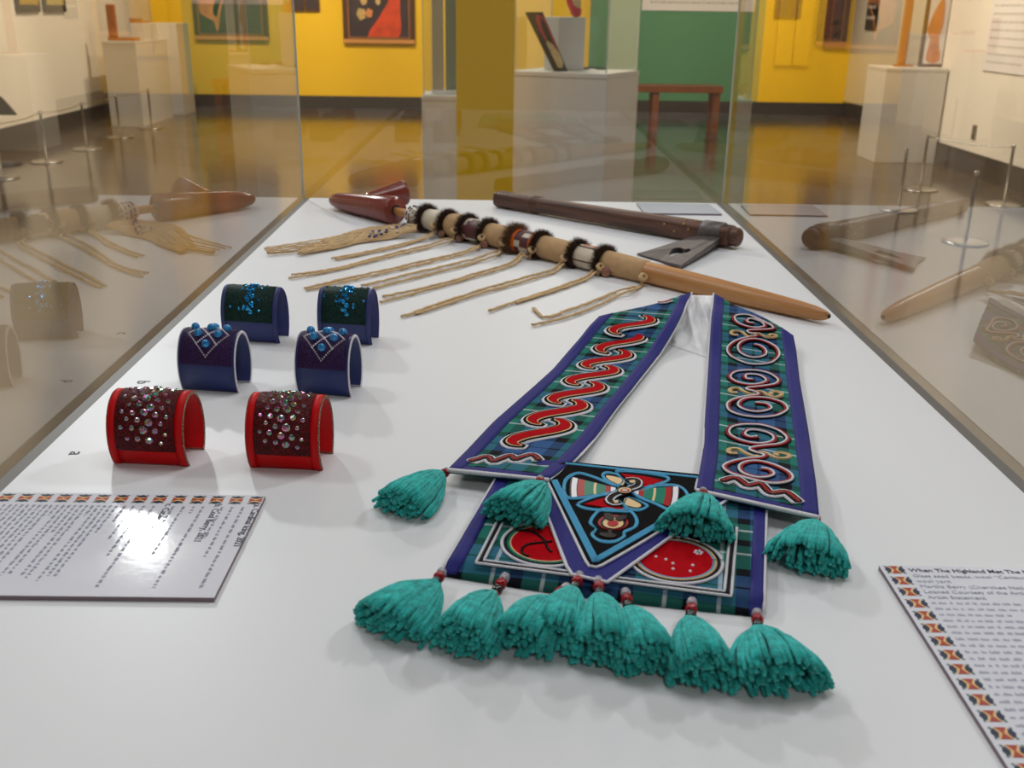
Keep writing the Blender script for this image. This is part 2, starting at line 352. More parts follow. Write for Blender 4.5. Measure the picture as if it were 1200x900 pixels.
def card(name, corner, ex, ey, wid, hei, label, n_sym, pitch, sym_start, th=.004, lines=(), grp=None):
    # ex: reading direction, ey: up direction of the text; corner: top-left of the page
    c = Vector(corner); t = thing(name, (c.x, c.y, DECK), label, 'label card', grp)
    q = [c, c+ex*wid, c+ex*wid-ey*hei, c-ey*hei]
    MB().prism([(p.x, p.y) for p in q], DECK+.0004, DECK+th-.0003).build('board_core', M['card_core'], t)
    MB().prism([(p.x, p.y) for p in q], DECK+th-.0003, DECK+th).build('printed_face', M['white_card'], t)
    ang = math.atan2(ex.y, ex.x); first = None
    for i in range(n_sym):
        p = c+ex*.0105-ey*(sym_start+i*pitch); Mx = Matrix.Translation(Vector((p.x, p.y, DECK+th+.0001))-ROOT[t.name]) @ Matrix.Rotation(ang, 4, 'Z')
        if first is None:
            first = sym.build('border_symbol', SYM_M, t, local=True); first.matrix_local = Mx
        else: link_copy(first, 'border_symbol', t, Mx)
    return t, c, ang
z_ = DECK+.0042
# left card: read from the left side of the case (text up = +x, reading towards -y)
ex, ey = Vector((0, -1, 0)), Vector((1, 0, 0))
tr = PX(311, 580.5, DECK+.004)
ct, cc, ang = card('label_card', (tr.x, tr.y, 0), ex, ey, .171, .240, 'white label card printed sideways, lying by the red cuffs', 14, .0171, .0065)
def L(px): return PX(px, 592, DECK+.004).x
mb = MB()
def tline(px, txt, bold=0.00006, size=.0085):
    text_mesh('title_text', txt, size, M['ink'], ct, (L(px)-.002, cc.y-.019, z_), ang, bold)
tline(301, 'a. Cardinal Icing, 2021'); tline(255, 'b. Cool Berry, 2021'); tline(197, 'c. Catalina Blue, 2021')
rows = [(287, .135), (274, .088), (262.5, .058), (240, .135), (229, .014), (217, .085), (205, .060), (182, .135), (170, .088), (158, .060), (148, .03)]
rows += [(138-6.95*i, (.05, .12, .12, .128, .02, .125, .12, .05, .118, .12, .02, .125, .12, .12, .12, .08, .12, .12, .12, .1)[i % 20]) for i in range(20)]
for i, (px, ln) in enumerate(rows): word_bars(mb, Vector((L(px)-.0016, cc.y-.024, 0)), ex, ey, ln, .0024, z_, i)
mb.build('small_print', M['ink_soft'], ct)
# right card
a0, a1 = PX(1030, 662.5, DECK+.004), PX(1182, 900, DECK+.004)
ey = (a0-a1).normalized(); ey.z = 0; ex = Vector((ey.y, -ey.x, 0))
ct, cc, ang = card('label_card', (a0.x, a0.y, 0), ex, ey, .170, .262, 'white label card to the right of the tasselled bag', 15, .01635, .0068)
def rtext(i, txt, size=.0068, bold=0.0, m='ink_soft', ind=.0215):
    p = cc+ex*ind-ey*i; text_mesh('title_text' if bold else 'text_line', txt, size, M[m], ct, (p.x, p.y, z_), ang, bold)
rtext(.0095, 'When The Highland Met The Mounds, 2021', .0074, .00007, 'ink')
for i, s in enumerate(['Glass seed beads, wool “Centaurs of Montrose” tartan,', 'wool yarn', 'Martha Berry (Cherokee Nation, b.1948)', 'Loaned Courtesy of the Artist', 'Artist Statement']):
    rtext(.0178+i*.0078, s, .0066)
mb = MB(); rnd = random.Random(3)
for i in range(26):
    p = cc+ex*.0215-ey*(.0565+i*.0078); word_bars(mb, p, ex, ey, .055 if i in (2, 7, 13, 20) else rnd.uniform(.115, .138), .0026, z_, 100+i)
mb.build('small_print', M['ink_soft'], ct)
# back card
q = [PX(746, 237.5, DECK+.004), PX(831, 239, DECK+.004), PX(846, 250.5, DECK+.004), PX(755, 249.5, DECK+.004)]
t = thing('label_card', (q[0].x, q[0].y, DECK), 'blank-looking white card lying by the back glass behind the axe', 'label card')
mb = MB().prism([(p.x, p.y) for p in q], DECK+.0004, DECK+.0037); mb.build('board_core', M['card_core'], t)
MB().prism([(p.x, p.y) for p in q], DECK+.0037, DECK+.004).build('printed_face', M['white_card'], t)
# ================================================================ the beaded bag
BAG = thing('bandolier_bag', tuple(PX(700, 600)), 'tartan bandolier bag with two beaded straps, pointed flap and teal yarn tassels', 'bag')
zb = DECK
def zs(py):                      # height of the strap surface by photo row: lifted at the fold, lying on the pouch at its end
    return DECK+.006+.024*sstep(425, 360, py)+.006*sstep(360, 343, py)+.011*sstep(515, 562, py)
def zp(v): return DECK+.003+.0075*sstep(-.02, .16, v)
def polyline_at(pts, n):
    W_ = [PX(*p) for p in pts]; cum = [0]
    for i in range(1, len(W_)): cum.append(cum[-1]+(W_[i]-W_[i-1]).length)
    out = []
    for k in range(n):
        d = cum[-1]*k/(n-1); i = 0
        while i < len(cum)-2 and cum[i+1] < d: i += 1
        t = (d-cum[i])/(cum[i+1]-cum[i]); out.append((lerp(pts[i][0], pts[i+1][0], t), lerp(pts[i][1], pts[i+1][1], t)))
    return out, cum[-1]
def clip_far(o, P0, P1, depth):   # cut at the fold line, then give the sheet its thickness
    bm = bmesh.new(); bm.from_mesh(o.data)
    if P0 is not None:
        r = ROOT[BAG.name]; a, b = P0-r, P1-r; n = Vector((-(b-a).y, (b-a).x, 0)).normalized()
        if n.y < 0: n = -n
        bmesh.ops.bisect_plane(bm, geom=bm.verts[:]+bm.edges[:]+bm.faces[:], plane_co=a, plane_no=n, clear_outer=True)
    be = [e for e in bm.edges if e.is_boundary]
    g = bmesh.ops.extrude_edge_only(bm, edges=be)
    for v in [x for x in g['geom'] if isinstance(x, bmesh.types.BMVert)]: v.co.z -= depth
    bm.to_mesh(o.data); bm.free(); o.data.update()
def sheet(name, Lp, Rp, u0, u1, v0, v1, zf, m, parent, width, vlen, nu=10, nv=70, lift=0, uoff=0, voff=0):
    vs = []; uv = []; fs = []
    for j in range(nv+1):
        v = lerp(v0, v1, j/nv); k = v*(len(Lp)-1); i = min(int(k), len(Lp)-2); t = k-i
        l = (lerp(Lp[i][0], Lp[i+1][0], t), lerp(Lp[i][1], Lp[i+1][1], t)); r = (lerp(Rp[i][0], Rp[i+1][0], t), lerp(Rp[i][1], Rp[i+1][1], t))
        for q in range(nu+1):
            u = lerp(u0, u1, q/nu); px, py = lerp(l[0], r[0], u), lerp(l[1], r[1], u)
            p = PX(px, py, zf(py, v)); p.z += lift; vs.append(p); uv.append((u*width+uoff, v*vlen+voff))
    n = nu+1
    fs = [(j*n+q, j*n+q+1, (j+1)*n+q+1, (j+1)*n+q) for j in range(nv) for q in range(nu)]
    return MB().add(vs, fs, 0, uv).build(name, m, parent, True)
def deco(pts, o=(0, 0), s=1, step=.0025, lift=.001, zf=None):
    zf = zf or (lambda px, py: zs(py))
    w = [PX(o[0]+x/s, o[1]+y/s, zf(o[0]+x/s, o[1]+y/s)+lift) for x, y in pts]
    return smooth_path(w, step)
def bead_line(name, pts, r, m, parent, closed=False, k=6): return MB().tube(pts, r, k, closed=closed, flat=.8).build(name, m, parent, True)
def offset_path(pts, d):
    out = []
    for i, p in enumerate(pts):
        t = pts[min(i+1, len(pts)-1)]-pts[max(i-1, 0)]; t.z = 0; t.normalize(); out.append(p+Vector((t.y, -t.x, 0))*d)
    return out

# ---- straps
WS = .1; TU = .615*.1335-.0497
def make_strap(Ledge, Redge, fold0, fold1, extend_left):
    if extend_left:
        Rw = [PX(*p) for p in Redge]; Lw = [PX(*p) for p in Ledge]
        lr = sum((Rw[i+1]-Rw[i]).length for i in range(len(Rw)-1)); ll = sum((Lw[i+1]-Lw[i]).length for i in range(len(Lw)-1))
        dirn = (Lw[-1]-Lw[-3]).normalized(); e = Lw[-1]+dirn*max(.02, lr-ll)
        c = CAM_M.transposed() @ (e-CAM_P); Ledge = Ledge+[(CX+F_PX*c.x/-c.z, CY-F_PX*c.y/-c.z)]
    else:
        Rw = [PX(*p) for p in Redge]; Lw = [PX(*p) for p in Ledge]
        lr = sum((Rw[i+1]-Rw[i]).length for i in range(len(Rw)-1)); ll = sum((Lw[i+1]-Lw[i]).length for i in range(len(Lw)-1))
        dirn = (Rw[-1]-Rw[-3]).normalized(); e = Rw[-1]+dirn*max(.02, ll-lr)
        c = CAM_M.transposed() @ (e-CAM_P); Redge = Redge+[(CX+F_PX*c.x/-c.z, CY-F_PX*c.y/-c.z)]
    Lp, vl = polyline_at(Ledge, 60); Rp, vr = polyline_at(Redge, 60)
    zf = lambda py, v: zs(py)
    P0, P1 = PX(*fold0, zs(fold0[1])), PX(*fold1, zs(fold1[1])); vl = (vl+vr)/2*.93
    st = sheet('strap', Lp, Rp, 0, 1, 0, 1, zf, M['tartan_strap'], BAG, WS, vl, uoff=TU, voff=.012); clip_far(st, P0, P1, .004)
    for (u0, u1, v0, v1, nv) in ((0, .135, 0, 1, 70), (.855, 1, 0, 1, 70), (.13, .86, 0, .014, 3)):
        r = sheet('ribbon_border', Lp, Rp, u0, u1, v0, v1, zf, M['ribbon'], st, WS, vl, nu=3, nv=nv, lift=.0007); clip_far(r, P0, P1, .0006)
    # beaded edge along hem and inner side
    hem = [PX(lerp(Lp[0][0], Rp[0][0], t/24), lerp(Lp[0][1], Rp[0][1], t/24)+.6, zs(lerp(Lp[0][1], Rp[0][1], t/24))) for t in range(25)]
    bead_line('beaded_hem', smooth_path(hem, .004), .0025, M['b_white'], st)
    return st, Lp, Rp, P0, P1
LE = [(525, 550), (548, 527), (578, 495), (603, 473), (627, 452), (648, 433), (666, 412), (680, 396), (690, 383), (702, 371)]
RE = [(643, 562), (675, 538), (697, 514), (720, 482), (747, 448), (773, 415), (790, 387), (800, 367), (810, 343)]
sl, Lp, Rp, P0, P1 = make_strap(LE, RE, (702, 371), (808, 344), True)
sl['label'] = 'tartan strap with red scrolls'
side = [PX(x+.6, y, zs(y)-.001) for x, y in RE]; bead_line('beaded_edge', smooth_path(side, .005), .0016, M['b_white'], sl)
LE2 = [(816, 574), (823.5, 530), (826.5, 485), (829, 447), (831, 415), (833.5, 375), (837, 344)]
RE2 = [(960, 606), (956.5, 568), (947, 503), (937, 445), (933, 410), (930, 395)]
sr, Lp2, Rp2, P0b, P1b = make_strap(LE2, RE2, (838, 345), (926, 391), False)
sr['label'] = 'tartan strap with spiral beadwork'
side = [PX(x-.6, y, zs(y)-.001) for x, y in LE2]; bead_line('beaded_edge', smooth_path(side, .005), .0016, M['b_white'], sr)

# ---- seven red scrolls on the left strap
S_px = [(783, 383), (815, 388), (848, 410), (838, 436), (765, 458), (680, 474), (590, 490), (520, 510), (484, 535), (500, 560), (540, 571)]
S0 = (520+665/6, 430+480/6)
S_hw = [.001, .0032, .0058, .0070, .0071, .0070, .0071, .0072, .0062, .0036, .001]
centers = [(631, 510), (652.5, 485.5), (674.5, 462.5), (693.5, 442), (710, 423.5), (725.5, 403.5), (740, 382.5)]
w0 = PX(*S0, DECK)
base = [PX(520+x/6, 430+y/6, DECK)-w0 for x, y in S_px]
for i, c in enumerate(centers):
    cw = PX(c[0], c[1], zs(c[1])); sf = 1.0-.035*i*.5; rot = Matrix.Rotation(math.radians(-1.0*i), 3, 'Z')
    raw = [cw+(rot @ b)*sf for b in base]
    path = smooth_path(raw, .003)
    # width along the path by interpolation over its length
    cum = [0]
    for a, b in zip(path, path[1:]): cum.append(cum[-1]+(b-a).length)
    kk = [0]
    for a, b in zip(raw, raw[1:]): kk.append(kk[-1]+(b-a).length)
    kk = [k/kk[-1]*cum[-1] for k in kk]
    def hw_at(d):
        for q in range(len(kk)-1):
            if d <= kk[q+1]+1e-9: return lerp(S_hw[q], S_hw[q+1], (d-kk[q])/(kk[q+1]-kk[q]))*sf
        return S_hw[-1]
    hw = [hw_at(d) for d in cum]
    # height follows the strap: lift by local row
    def onstrap(p, l):
        c_ = CAM_M.transposed() @ (p-CAM_P); py = CY-F_PX*c_.y/-c_.z
        return Vector((p.x, p.y, zs(py)+l))
    parent = None
    for nm, mm, ex_, lf in (('white_outline', 'b_white', .0070, .0014), ('black_outline', 'black_wool', .0048, .0019), ('gold_outline', 'gold_th', .0015, .0024), ('red_scroll', 'red_wool', 0, .0029)):
        ext0 = path[0]+(path[0]-path[1]).normalized()*ex_; ext1 = path[-1]+(path[-1]-path[-2]).normalized()*ex_
        pp = [onstrap(p, lf) for p in ([ext0]+path+[ext1])]; hh = [hw[0]*.6+ex_*.6]+[h+ex_ for h in hw]+[hw[-1]*.6+ex_*.6]
        MB().ribbon(pp, hh, .0012).build(nm, M[mm], sl, False)
def zigzag(pts, o, s, parent):
    p = deco(pts, o, s, .002)
    for nm, mm, h, lf in (('white_outline', 'b_white', .0066, .0012), ('black_outline', 'b_black', .0042, .0018), ('red_zigzag', 'b_red', .0016, .0022)):
        MB().ribbon([q+Vector((0, 0, lf)) for q in p], [h*(.45 if i in (0, len(p)-1) else 1) for i in range(len(p))], .0012).build(nm, M[mm], parent)
zigzag([(185, 672), (240, 655), (310, 640), (345, 672), (400, 655), (470, 632), (500, 660), (560, 640), (625, 627), (672, 665)], (520, 430), 6, sl)
zigzag([(225, 160), (320, 135), (375, 165), (420, 193), (505, 178), (535, 200), (590, 248), (690, 238), (725, 255), (800, 315)], (810, 540), 6.316, sr)
p = deco([(545, 118), (590, 118), (640, 103)], (680, 335), 6, .002)
for mm, h, lf in (('b_white', .004, .0012), ('b_red', .002, .0018)): MB().ribbon([q+Vector((0, 0, lf)) for q in p], h, .001).build('scroll_end', M[mm], sl)

# ---- spirals on the right strap
o3, o4 = (820, 335, 7.5), (810, 440, 6.667)
def cv(pts, o): return [(o[0]+x/o[2], o[1]+y/o[2]) for x, y in pts]
U1 = cv([(475,335),(430,330),(405,310),(420,295),(460,292),(520,310),(565,335),(575,360),(540,372),(480,375),(400,360),(330,330),(297,290),(310,265),(370,255),(450,265),(550,310),(630,350),(655,370),(640,385),(560,392),(460,395),(425,402),(435,416),(480,425),(510,436),(490,450),(400,465),(320,490),(265,530),(250,570),(270,610),(330,650),(420,685),(510,693),(610,680),(670,640),(690,600),(670,550),(610,510),(530,480),(450,475),(390,490),(350,520),(345,560),(370,595),(430,625),(490,632),(550,620),(575,595),(565,560),(520,530),(480,522)], o3)
U2 = cv([(465,830),(410,825),(390,800),(400,785),(450,780),(530,790),(590,825),(580,850),(520,870),(430,875),(330,855),(265,815),(270,780),(320,755),(420,745),(520,750),(620,775),(690,820),(695,850),(650,875)], o3)+cv([(530,95),(450,103),(440,113),(490,125),(535,145),(520,160),(440,170),(350,190),(300,215),(290,245),(310,280),(380,310),(470,325),(560,328),(660,315),(730,280),(740,255),(710,220),(620,190),(530,180),(440,185),(390,205),(375,235),(400,260),(460,280),(530,285),(600,270),(615,250),(580,228),(500,220)], o4)
U3 = cv([(520,485),(460,490),(415,470),(415,445),(450,428),(520,430),(600,450),(650,480),(645,515),(580,538),(500,540),(400,520),(310,480),(285,440),(310,405),(380,388),(460,385),(560,392),(680,430),(750,480),(750,515),(690,545),(580,558),(490,570),(465,582),(500,600),(570,620),(580,635),(540,650),(430,660),(330,680),(270,705),(265,730),(310,765),(420,800),(560,835),(660,845),(750,830),(780,800),(750,760),(660,715),(560,685),(470,680),(400,700),(385,730),(410,765),(490,795),(570,798),(630,780),(625,755),(590,740),(545,735)], o4)
for U in (U1, U2, U3):
    p = deco(U, step=.0025)
    MB().ribbon(p, .0036, .001).build('spiral_shadow', M['b_black'], sr)  # black ribbon drawn in as the shadow along the bead lines
    for nm, mm, d in (('red_spiral', 'b_red', -.0011), ('white_spiral', 'b_white', .0015)):
        bead_line(nm, [q+Vector((0, 0, .0007 if d < 0 else .0011)) for q in offset_path(p, d)], .00135, M[mm], sr)
scr = [cv(q, o3) for q in ([(335,425),(300,425),(275,410),(290,393),(330,390),(370,400),(400,425),(430,440),(470,435)], [(475,412),(520,415),(560,435),(590,447),(640,450),(672,440),(660,425),(620,425),(602,436)])]
scr += [cv(q, o4) for q in ([(360,127),(320,127),(300,111),(320,97),(370,95),(410,120),(460,140),(500,140)], [(510,118),(560,125),(600,150),(650,165),(700,155),(705,135),(660,122),(622,130),(628,148)], [(362,602),(310,600),(290,585),(310,568),(370,570),(420,600),(480,625),(530,625)], [(530,590),(590,605),(650,635),(710,645),(765,635),(760,615),(700,600),(660,607),(672,623)])]
for q in scr:
    p = deco(q, step=.002, lift=.0016)
    MB().ribbon(p, .0026, .0014).build('tan_scroll', M['b_tan'], sr)
    bead_line('bead_row', [x+Vector((0,0,.0002)) for x in offset_path(p, .0012)], .0007, M['b_tan'], sr)

# ---- white lining bunched under the fold of the straps
Ll = [(805, 345.5), (797, 367), (787, 387), (778, 402)]; Lr = [(842, 346.5), (838, 375), (836, 395), (835, 421)]
La, _ = polyline_at(Ll, 40); Lb, _ = polyline_at(Lr, 40); vs = []; nx = 40
for j in range(40):
    t = j/39
    for i in range(nx+1):
        u = i/nx; px, py = lerp(La[j][0], Lb[j][0], u), lerp(La[j][1], Lb[j][1], u)
        tuck = min(sstep(0, .16, u), sstep(1, .84, u))
        f1 = abs(((u*1.3-t*1.15+2.1)*1.55) % 1-.5)*2; f2 = abs(((u*.7+t*.5+.3)*2.4) % 1-.5)*2
        h = lerp(.028, .001, sstep(.05, 1.0, t+(1-u)*.22))+(.0075*f1**1.6+.003*f2)*(1-t*.55)*tuck
        h = lerp(min(h, zs(py)-DECK-.0048), h, tuck) if t < .9 else h*(1-t)*10
        vs.append(PX(px, py, DECK+max(h, .0008)))
n = nx+1
lin_o = MB().add(vs, [(j*n+i, (j+1)*n+i, (j+1)*n+i+1, j*n+i+1)[::-1] for j in range(39) for i in range(nx)]).build('lining', M['lining'], BAG, True)
clip_far(lin_o, None, None, .0008)

# ---- pouch
TL, TR, BR, BL = (597, 535), (898, 568), (894, 719.5), (517, 671.5)
def ppx(u, v):
    a = (lerp(BL[0], BR[0], u), lerp(BL[1], BR[1], u)+4.0*math.sin(math.pi*min(1, max(0, u)))*(1-v)**3); b = (lerp(TL[0], TR[0], u), lerp(TL[1], TR[1], u)); return lerp(a[0], b[0], v), lerp(a[1], b[1], v)
def pouch_sheet(name, u0, u1, v0, v1, m, parent, nu, nv, lift, depth):
    ex_ = (PX(*BR)-PX(*BL)).normalized(); ey_ = Vector((-ex_.y, ex_.x, 0)); vs = []; uv = []
    for j in range(nv+1):
        for i in range(nu+1):
            v = lerp(v0, v1, j/nv); x, y = ppx(lerp(u0, u1, i/nu), v); p = PX(x, y, zp(v)); p.z += lift; vs.append(p)
            d = p-PX(*BL); uv.append((d.dot(ex_)*1.0+.093, d.dot(ey_)*1.0+.0665))
    n = nu+1; o = MB().add(vs, [(j*n+i, j*n+i+1, (j+1)*n+i+1, (j+1)*n+i) for j in range(nv) for i in range(nu)], 0, uv).build(name, m, parent, True)
    clip_far(o, None, None, depth); return o
pouch = pouch_sheet('pouch', 0, 1, 0, 1, M['tartan'], BAG, 24, 30, 0, .003)
pouch_sheet('ribbon_border', 0, .046, 0, 1, M['ribbon'], pouch, 3, 30, .0008, .0006)
pouch_sheet('ribbon_border', .957, 1, 0, 1, M['ribbon'], pouch, 3, 30, .0008, .0006)
ztop = lambda px, py: DECK+.0112
for uu in (-.003, 1.003):
    bead_line('beaded_edge', [PX(*ppx(uu, v/12), zp(v/12)) for v in range(13)], .0014, M['b_white'], pouch)
fr = [(582, 612), (557.5, 659.5), (857, 698.5), (863.5, 618)]
for nm, mm, d, r in (('bead_frame', 'b_white', 0, .0013), ('bead_frame', 'b_black', -.0027, .0011), ('bead_frame', 'b_white', -.0052, .0013)):
    P4 = [PX(x, y, DECK+.0118) for x, y in fr]
    cen = sum(P4, Vector())/4
    # inset every side by d, corners kept square
    def inset(P4, d):
        out = []
        L_ = []
        for a, b in zip(P4, P4[1:]):
            t = (b-a).normalized(); nrm = Vector((-t.y, t.x, 0)); nrm = nrm if nrm.dot(cen-a) > 0 else -nrm; L_.append((a+nrm*(-d), t))
        out.append(L_[0][0])
        for (a, t), (b, s_) in zip(L_, L_[1:]):
            den = t.x*s_.y-t.y*s_.x; k = ((b.x-a.x)*s_.y-(b.y-a.y)*s_.x)/den; out.append(a+t*k)
        e = P4[-1]+(L_[-1][0]-P4[-2]); out.append(e); return out
    c4 = inset(P4, d); path = []
    for a, b in zip(c4, c4[1:]):
        for k in range(20): path.append(a.lerp(b, k/20))
    path.append(c4[-1]); bead_line(nm, path, r, M[mm], pouch)
def circ(c, r, n=56): return [(c.x+math.cos(2*math.pi*i/n)*r, c.y+math.sin(2*math.pi*i/n)*r) for i in range(n)]
def disc(cpx, rings, name):
    c = PX(*cpx, DECK+.0112); z = DECK+.0108
    for i, ring_ in enumerate(rings):
        mm, r = ring_[:2]
        if i == len(rings)-1: d = MB().prism(circ(c, r), z, z+.0012).build('red_disc', M[mm], pouch)
        else: bead_line('disc_ring', [Vector((x, y, z+.0006)) for x, y in circ(c, r)], rings[i][2] if len(rings[i]) > 2 else .0014, M[mm], pouch, closed=True)
    return c, z+.0012
cL, zd = disc((641, 637), [('b_white', .0368, .0015), ('b_black', .0340, .0013), ('b_green', .0318, .0014), ('b_tan', .0298, .0010), ('red_wool', .0292)], 'l')
q = [(505, 540)]
for pts in ([(640, 640), (645, 610), (690, 585), (780, 572), (850, 566)], [(690, 670), (648, 655), (638, 632)], [(600, 490), (680, 490), (740, 510), (800, 560), (820, 610), (850, 640)]):
    p = smooth_path([PX(505+x/6, 540+y/6, zd+.0006) for x, y in pts], .002); bead_line('black_swirl', p, .0011, M['b_black'], pouch)
cR, zd = disc((791.5, 655.5), [('b_white', .0368, .0015), ('b_black', .0340, .0013), ('b_tan', .0317, .0013), ('b_blue', .0298, .0010), ('red_wool', .0292)], 'r')
for i, (x, y) in enumerate([(292, 376), (362, 396), (412, 424), (412, 462), (551, 437), (533, 478), (590, 345)]):
    c = PX(720+x/6, 590+y/6, zd)
    if i < 6: MB().ball(c, .0014, 8, 5).build('star_bead', M['b_white'], pouch, True)
    else:
        for k in range(6): MB().ball(c+Vector((math.cos(k*1.047)*.0028, math.sin(k*1.047)*.0028, 0)), .0013, 6, 4).build('star_bead', M['b_white'], pouch, True)
        MB().ball(c, .001, 6, 4).build('star_bead', M['b_blue'], pouch, True)

# ---- pointed flap
o6 = (620, 535, 5.4545)
ZF = DECK+.0138
def FP(x, y, z=ZF): return PX(o6[0]+x/o6[2], o6[1]+y/o6[2], z)
def fpoly(name, pts, z, th, m, parent, smooth=False):
    w_ = [FP(x, y, z) for x, y in pts]
    if smooth: w_ = smooth_path(w_, .0025, True)
    return MB().prism([(p.x, p.y) for p in w_], z-th, z).build(name, M[m] if isinstance(m, str) else m, parent)
Oc = [(60, 60), (100, 335), (240, 700), (272, 752), (503, 803), (910, 510), (1195, 325), (1290, 240), (1080, 160), (240, 60)]
Oc = [(20, 120), (100, 335), (240, 700), (276, 754), (500, 803), (910, 510), (1195, 325), (1370, 205), (1380, 165), (230, 30), (60, 20)]
flap = fpoly('flap', Oc, ZF, .003, 'ribbon', BAG)
bead_line('beaded_edge', [p for a, b in zip(Oc[:6], Oc[1:7]) for p in [FP(*a).lerp(FP(*b), k/14) for k in range(14)]]+[FP(1195, 325), FP(1300, 255)], .0016, M['b_white'], flap)
inn = [(118, 160), (370, 682), (428, 708), (860, 462), (1125, 285)]
fpoly('black_field', [(150, 60), (118, 160), (370, 682), (395, 702), (428, 708), (470, 695), (860, 462), (1125, 285), (1150, 160), (1080, 112), (240, 30)], ZF+.0006, .001, 'black_wool', flap)
bead_line('white_bead_line', smooth_path([FP(x, y, ZF+.0008) for x, y in [(118, 160), (240, 414), (365, 672), (392, 700), (428, 708), (465, 695), (650, 590), (860, 462), (1125, 285)]], .003), .0014, M['b_white'], flap)
def strip(a, b, rows, w_, m, z, parent, name='blue_bead_row'):
    A, B = FP(*a, z), FP(*b, z); t = (B-A).normalized(); s_ = Vector((-t.y, t.x, 0))
    for k in range(rows):
        o = s_*((k-(rows-1)/2)*w_); bead_line(name, [A.lerp(B, i/20)+o for i in range(21)], w_*.52, M[m], parent)
strip((160, 150), (428, 672), 4, .00155, 'b_blue', ZF+.0009, flap); strip((428, 660), (1115, 268), 4, .00155, 'b_blue', ZF+.0009, flap); strip((232, 44), (1130, 138), 2, .0019, 'b_blue', ZF+.0009, flap)
def blob(pts, outline=True, ow=.0022):
    w_ = smooth_path([FP(x, y, ZF+.0008) for x, y in pts], .0025, True)
    bead_line('blue_outline', w_, ow*.5, M['b_blue'], flap, closed=True)
# winged motif: fans
def fan(cx, cy, rings, a0, a1, sx, sy):
    for (r0, r1, m) in rings:
        n = 8; pts = [(cx+sx*r1*math.cos(lerp(a0, a1, i/n)), cy+sy*r1*math.sin(lerp(a0, a1, i/n))) for i in range(n+1)]+[(cx+sx*r0*math.cos(lerp(a1, a0, i/n)), cy+sy*r0*math.sin(lerp(a1, a0, i/n))) for i in range(n+1)]
        fpoly('wing_stripe', pts, ZF+.0015, .0012, m, flap)
rings = [(60, 90, 'b_white'), (90, 125, 'b_red'), (125, 184, 'b_green'), (184, 200, 'b_tan'), (200, 260, 'b_green'), (260, 302, 'b_red'), (302, 309, 'b_black'), (309, 342, 'b_white'), (342, 352, 'b_black')]
fan(612, 213, rings, math.radians(172), math.radians(194), 1, .98)
fan(612, 213, rings, math.radians(-4), math.radians(21), 1.0, .98)
for k, ow in ((0, 1), (1, 1)):
    d = k*8
    blob([(228-d, 215), (242-d, 150-d), (310, 112-d), (400, 132-d), (520, 180-d), (575, 200), (520, 232+d), (390, 252+d), (300, 264+d), (245-d, 256+d)])
    blob([(650, 205), (760, 196-d), (920, 188-d), (985+d, 210), (1012+d, 262), (985+d, 318+d), (925, 348+d), (810, 300+d), (690, 248+d)])
    blob([(560, 112-d), (600, 98-d), (730, 108-d), (870, 132-d), (885+d, 152), (820, 175+d), (700, 208+d)])
    blob([(320-d, 300), (420, 262-d), (520, 240-d), (545, 262), (640, 340+d), (560, 345+d), (400, 335+d), (330, 318+d)])
    blob([(475-d, 118), (500, 108-d), (570, 120), (600, 160), (560, 182+d), (495, 150+d)])
    blob([(640, 262), (740+d, 305), (745+d, 325), (690, 340+d), (610, 320)])
fpoly('red_triangle', [(588, 108), (730, 124), (858, 150), (780, 178), (690, 205), (640, 150)], ZF+.0016, .001, 'red_wool', flap)
fpoly('red_triangle', [(350, 303), (440, 274), (530, 250), (520, 292), (615, 338), (480, 322)], ZF+.0016, .001, 'red_wool', flap)
fpoly('tan_tail', [(492, 120), (560, 130), (608, 152), (595, 182), (535, 160), (505, 142)], ZF+.0015, .001, 'b_tan', flap, True)
fpoly('tan_tail', [(620, 262), (690, 290), (718, 312), (690, 325), (640, 315), (605, 300)], ZF+.0015, .001, 'b_tan', flap, True)
p = smooth_path([FP(x, y, ZF+.0028) for x, y in [(630, 150), (665, 145), (695, 155), (690, 185), (640, 205), (600, 225), (545, 245), (515, 275), (540, 298), (580, 292)]], .002)
for h, m, l in ((.0052, 'b_black', 0), (.0043, 'b_white', .0004), (.0026, 'b_black', .0008)): MB().ribbon([q_+Vector((0, 0, l)) for q_ in p], h, .0008).build('body_curl', M[m], flap)
def ell(cx, cy, rx, ry, m, z, name): fpoly(name, [(cx+rx*math.cos(i*.3927), cy+ry*math.sin(i*.3927)) for i in range(16)], z, .001, m, flap)
ell(612, 214, 48, 22, 'b_black', ZF+.0042, 'centre_oval'); ell(612, 214, 42, 17, 'b_tan', ZF+.0046, 'centre_oval'); ell(612, 214, 30, 10, 'b_red', ZF+.005, 'centre_oval'); ell(612, 214, 20, 4, 'b_white', ZF+.0054, 'centre_oval')
ell(660, 158, 18, 8, 'b_tan', ZF+.0044, 'eye_bead'); ell(556, 286, 16, 8, 'b_tan', ZF+.0044, 'eye_bead')
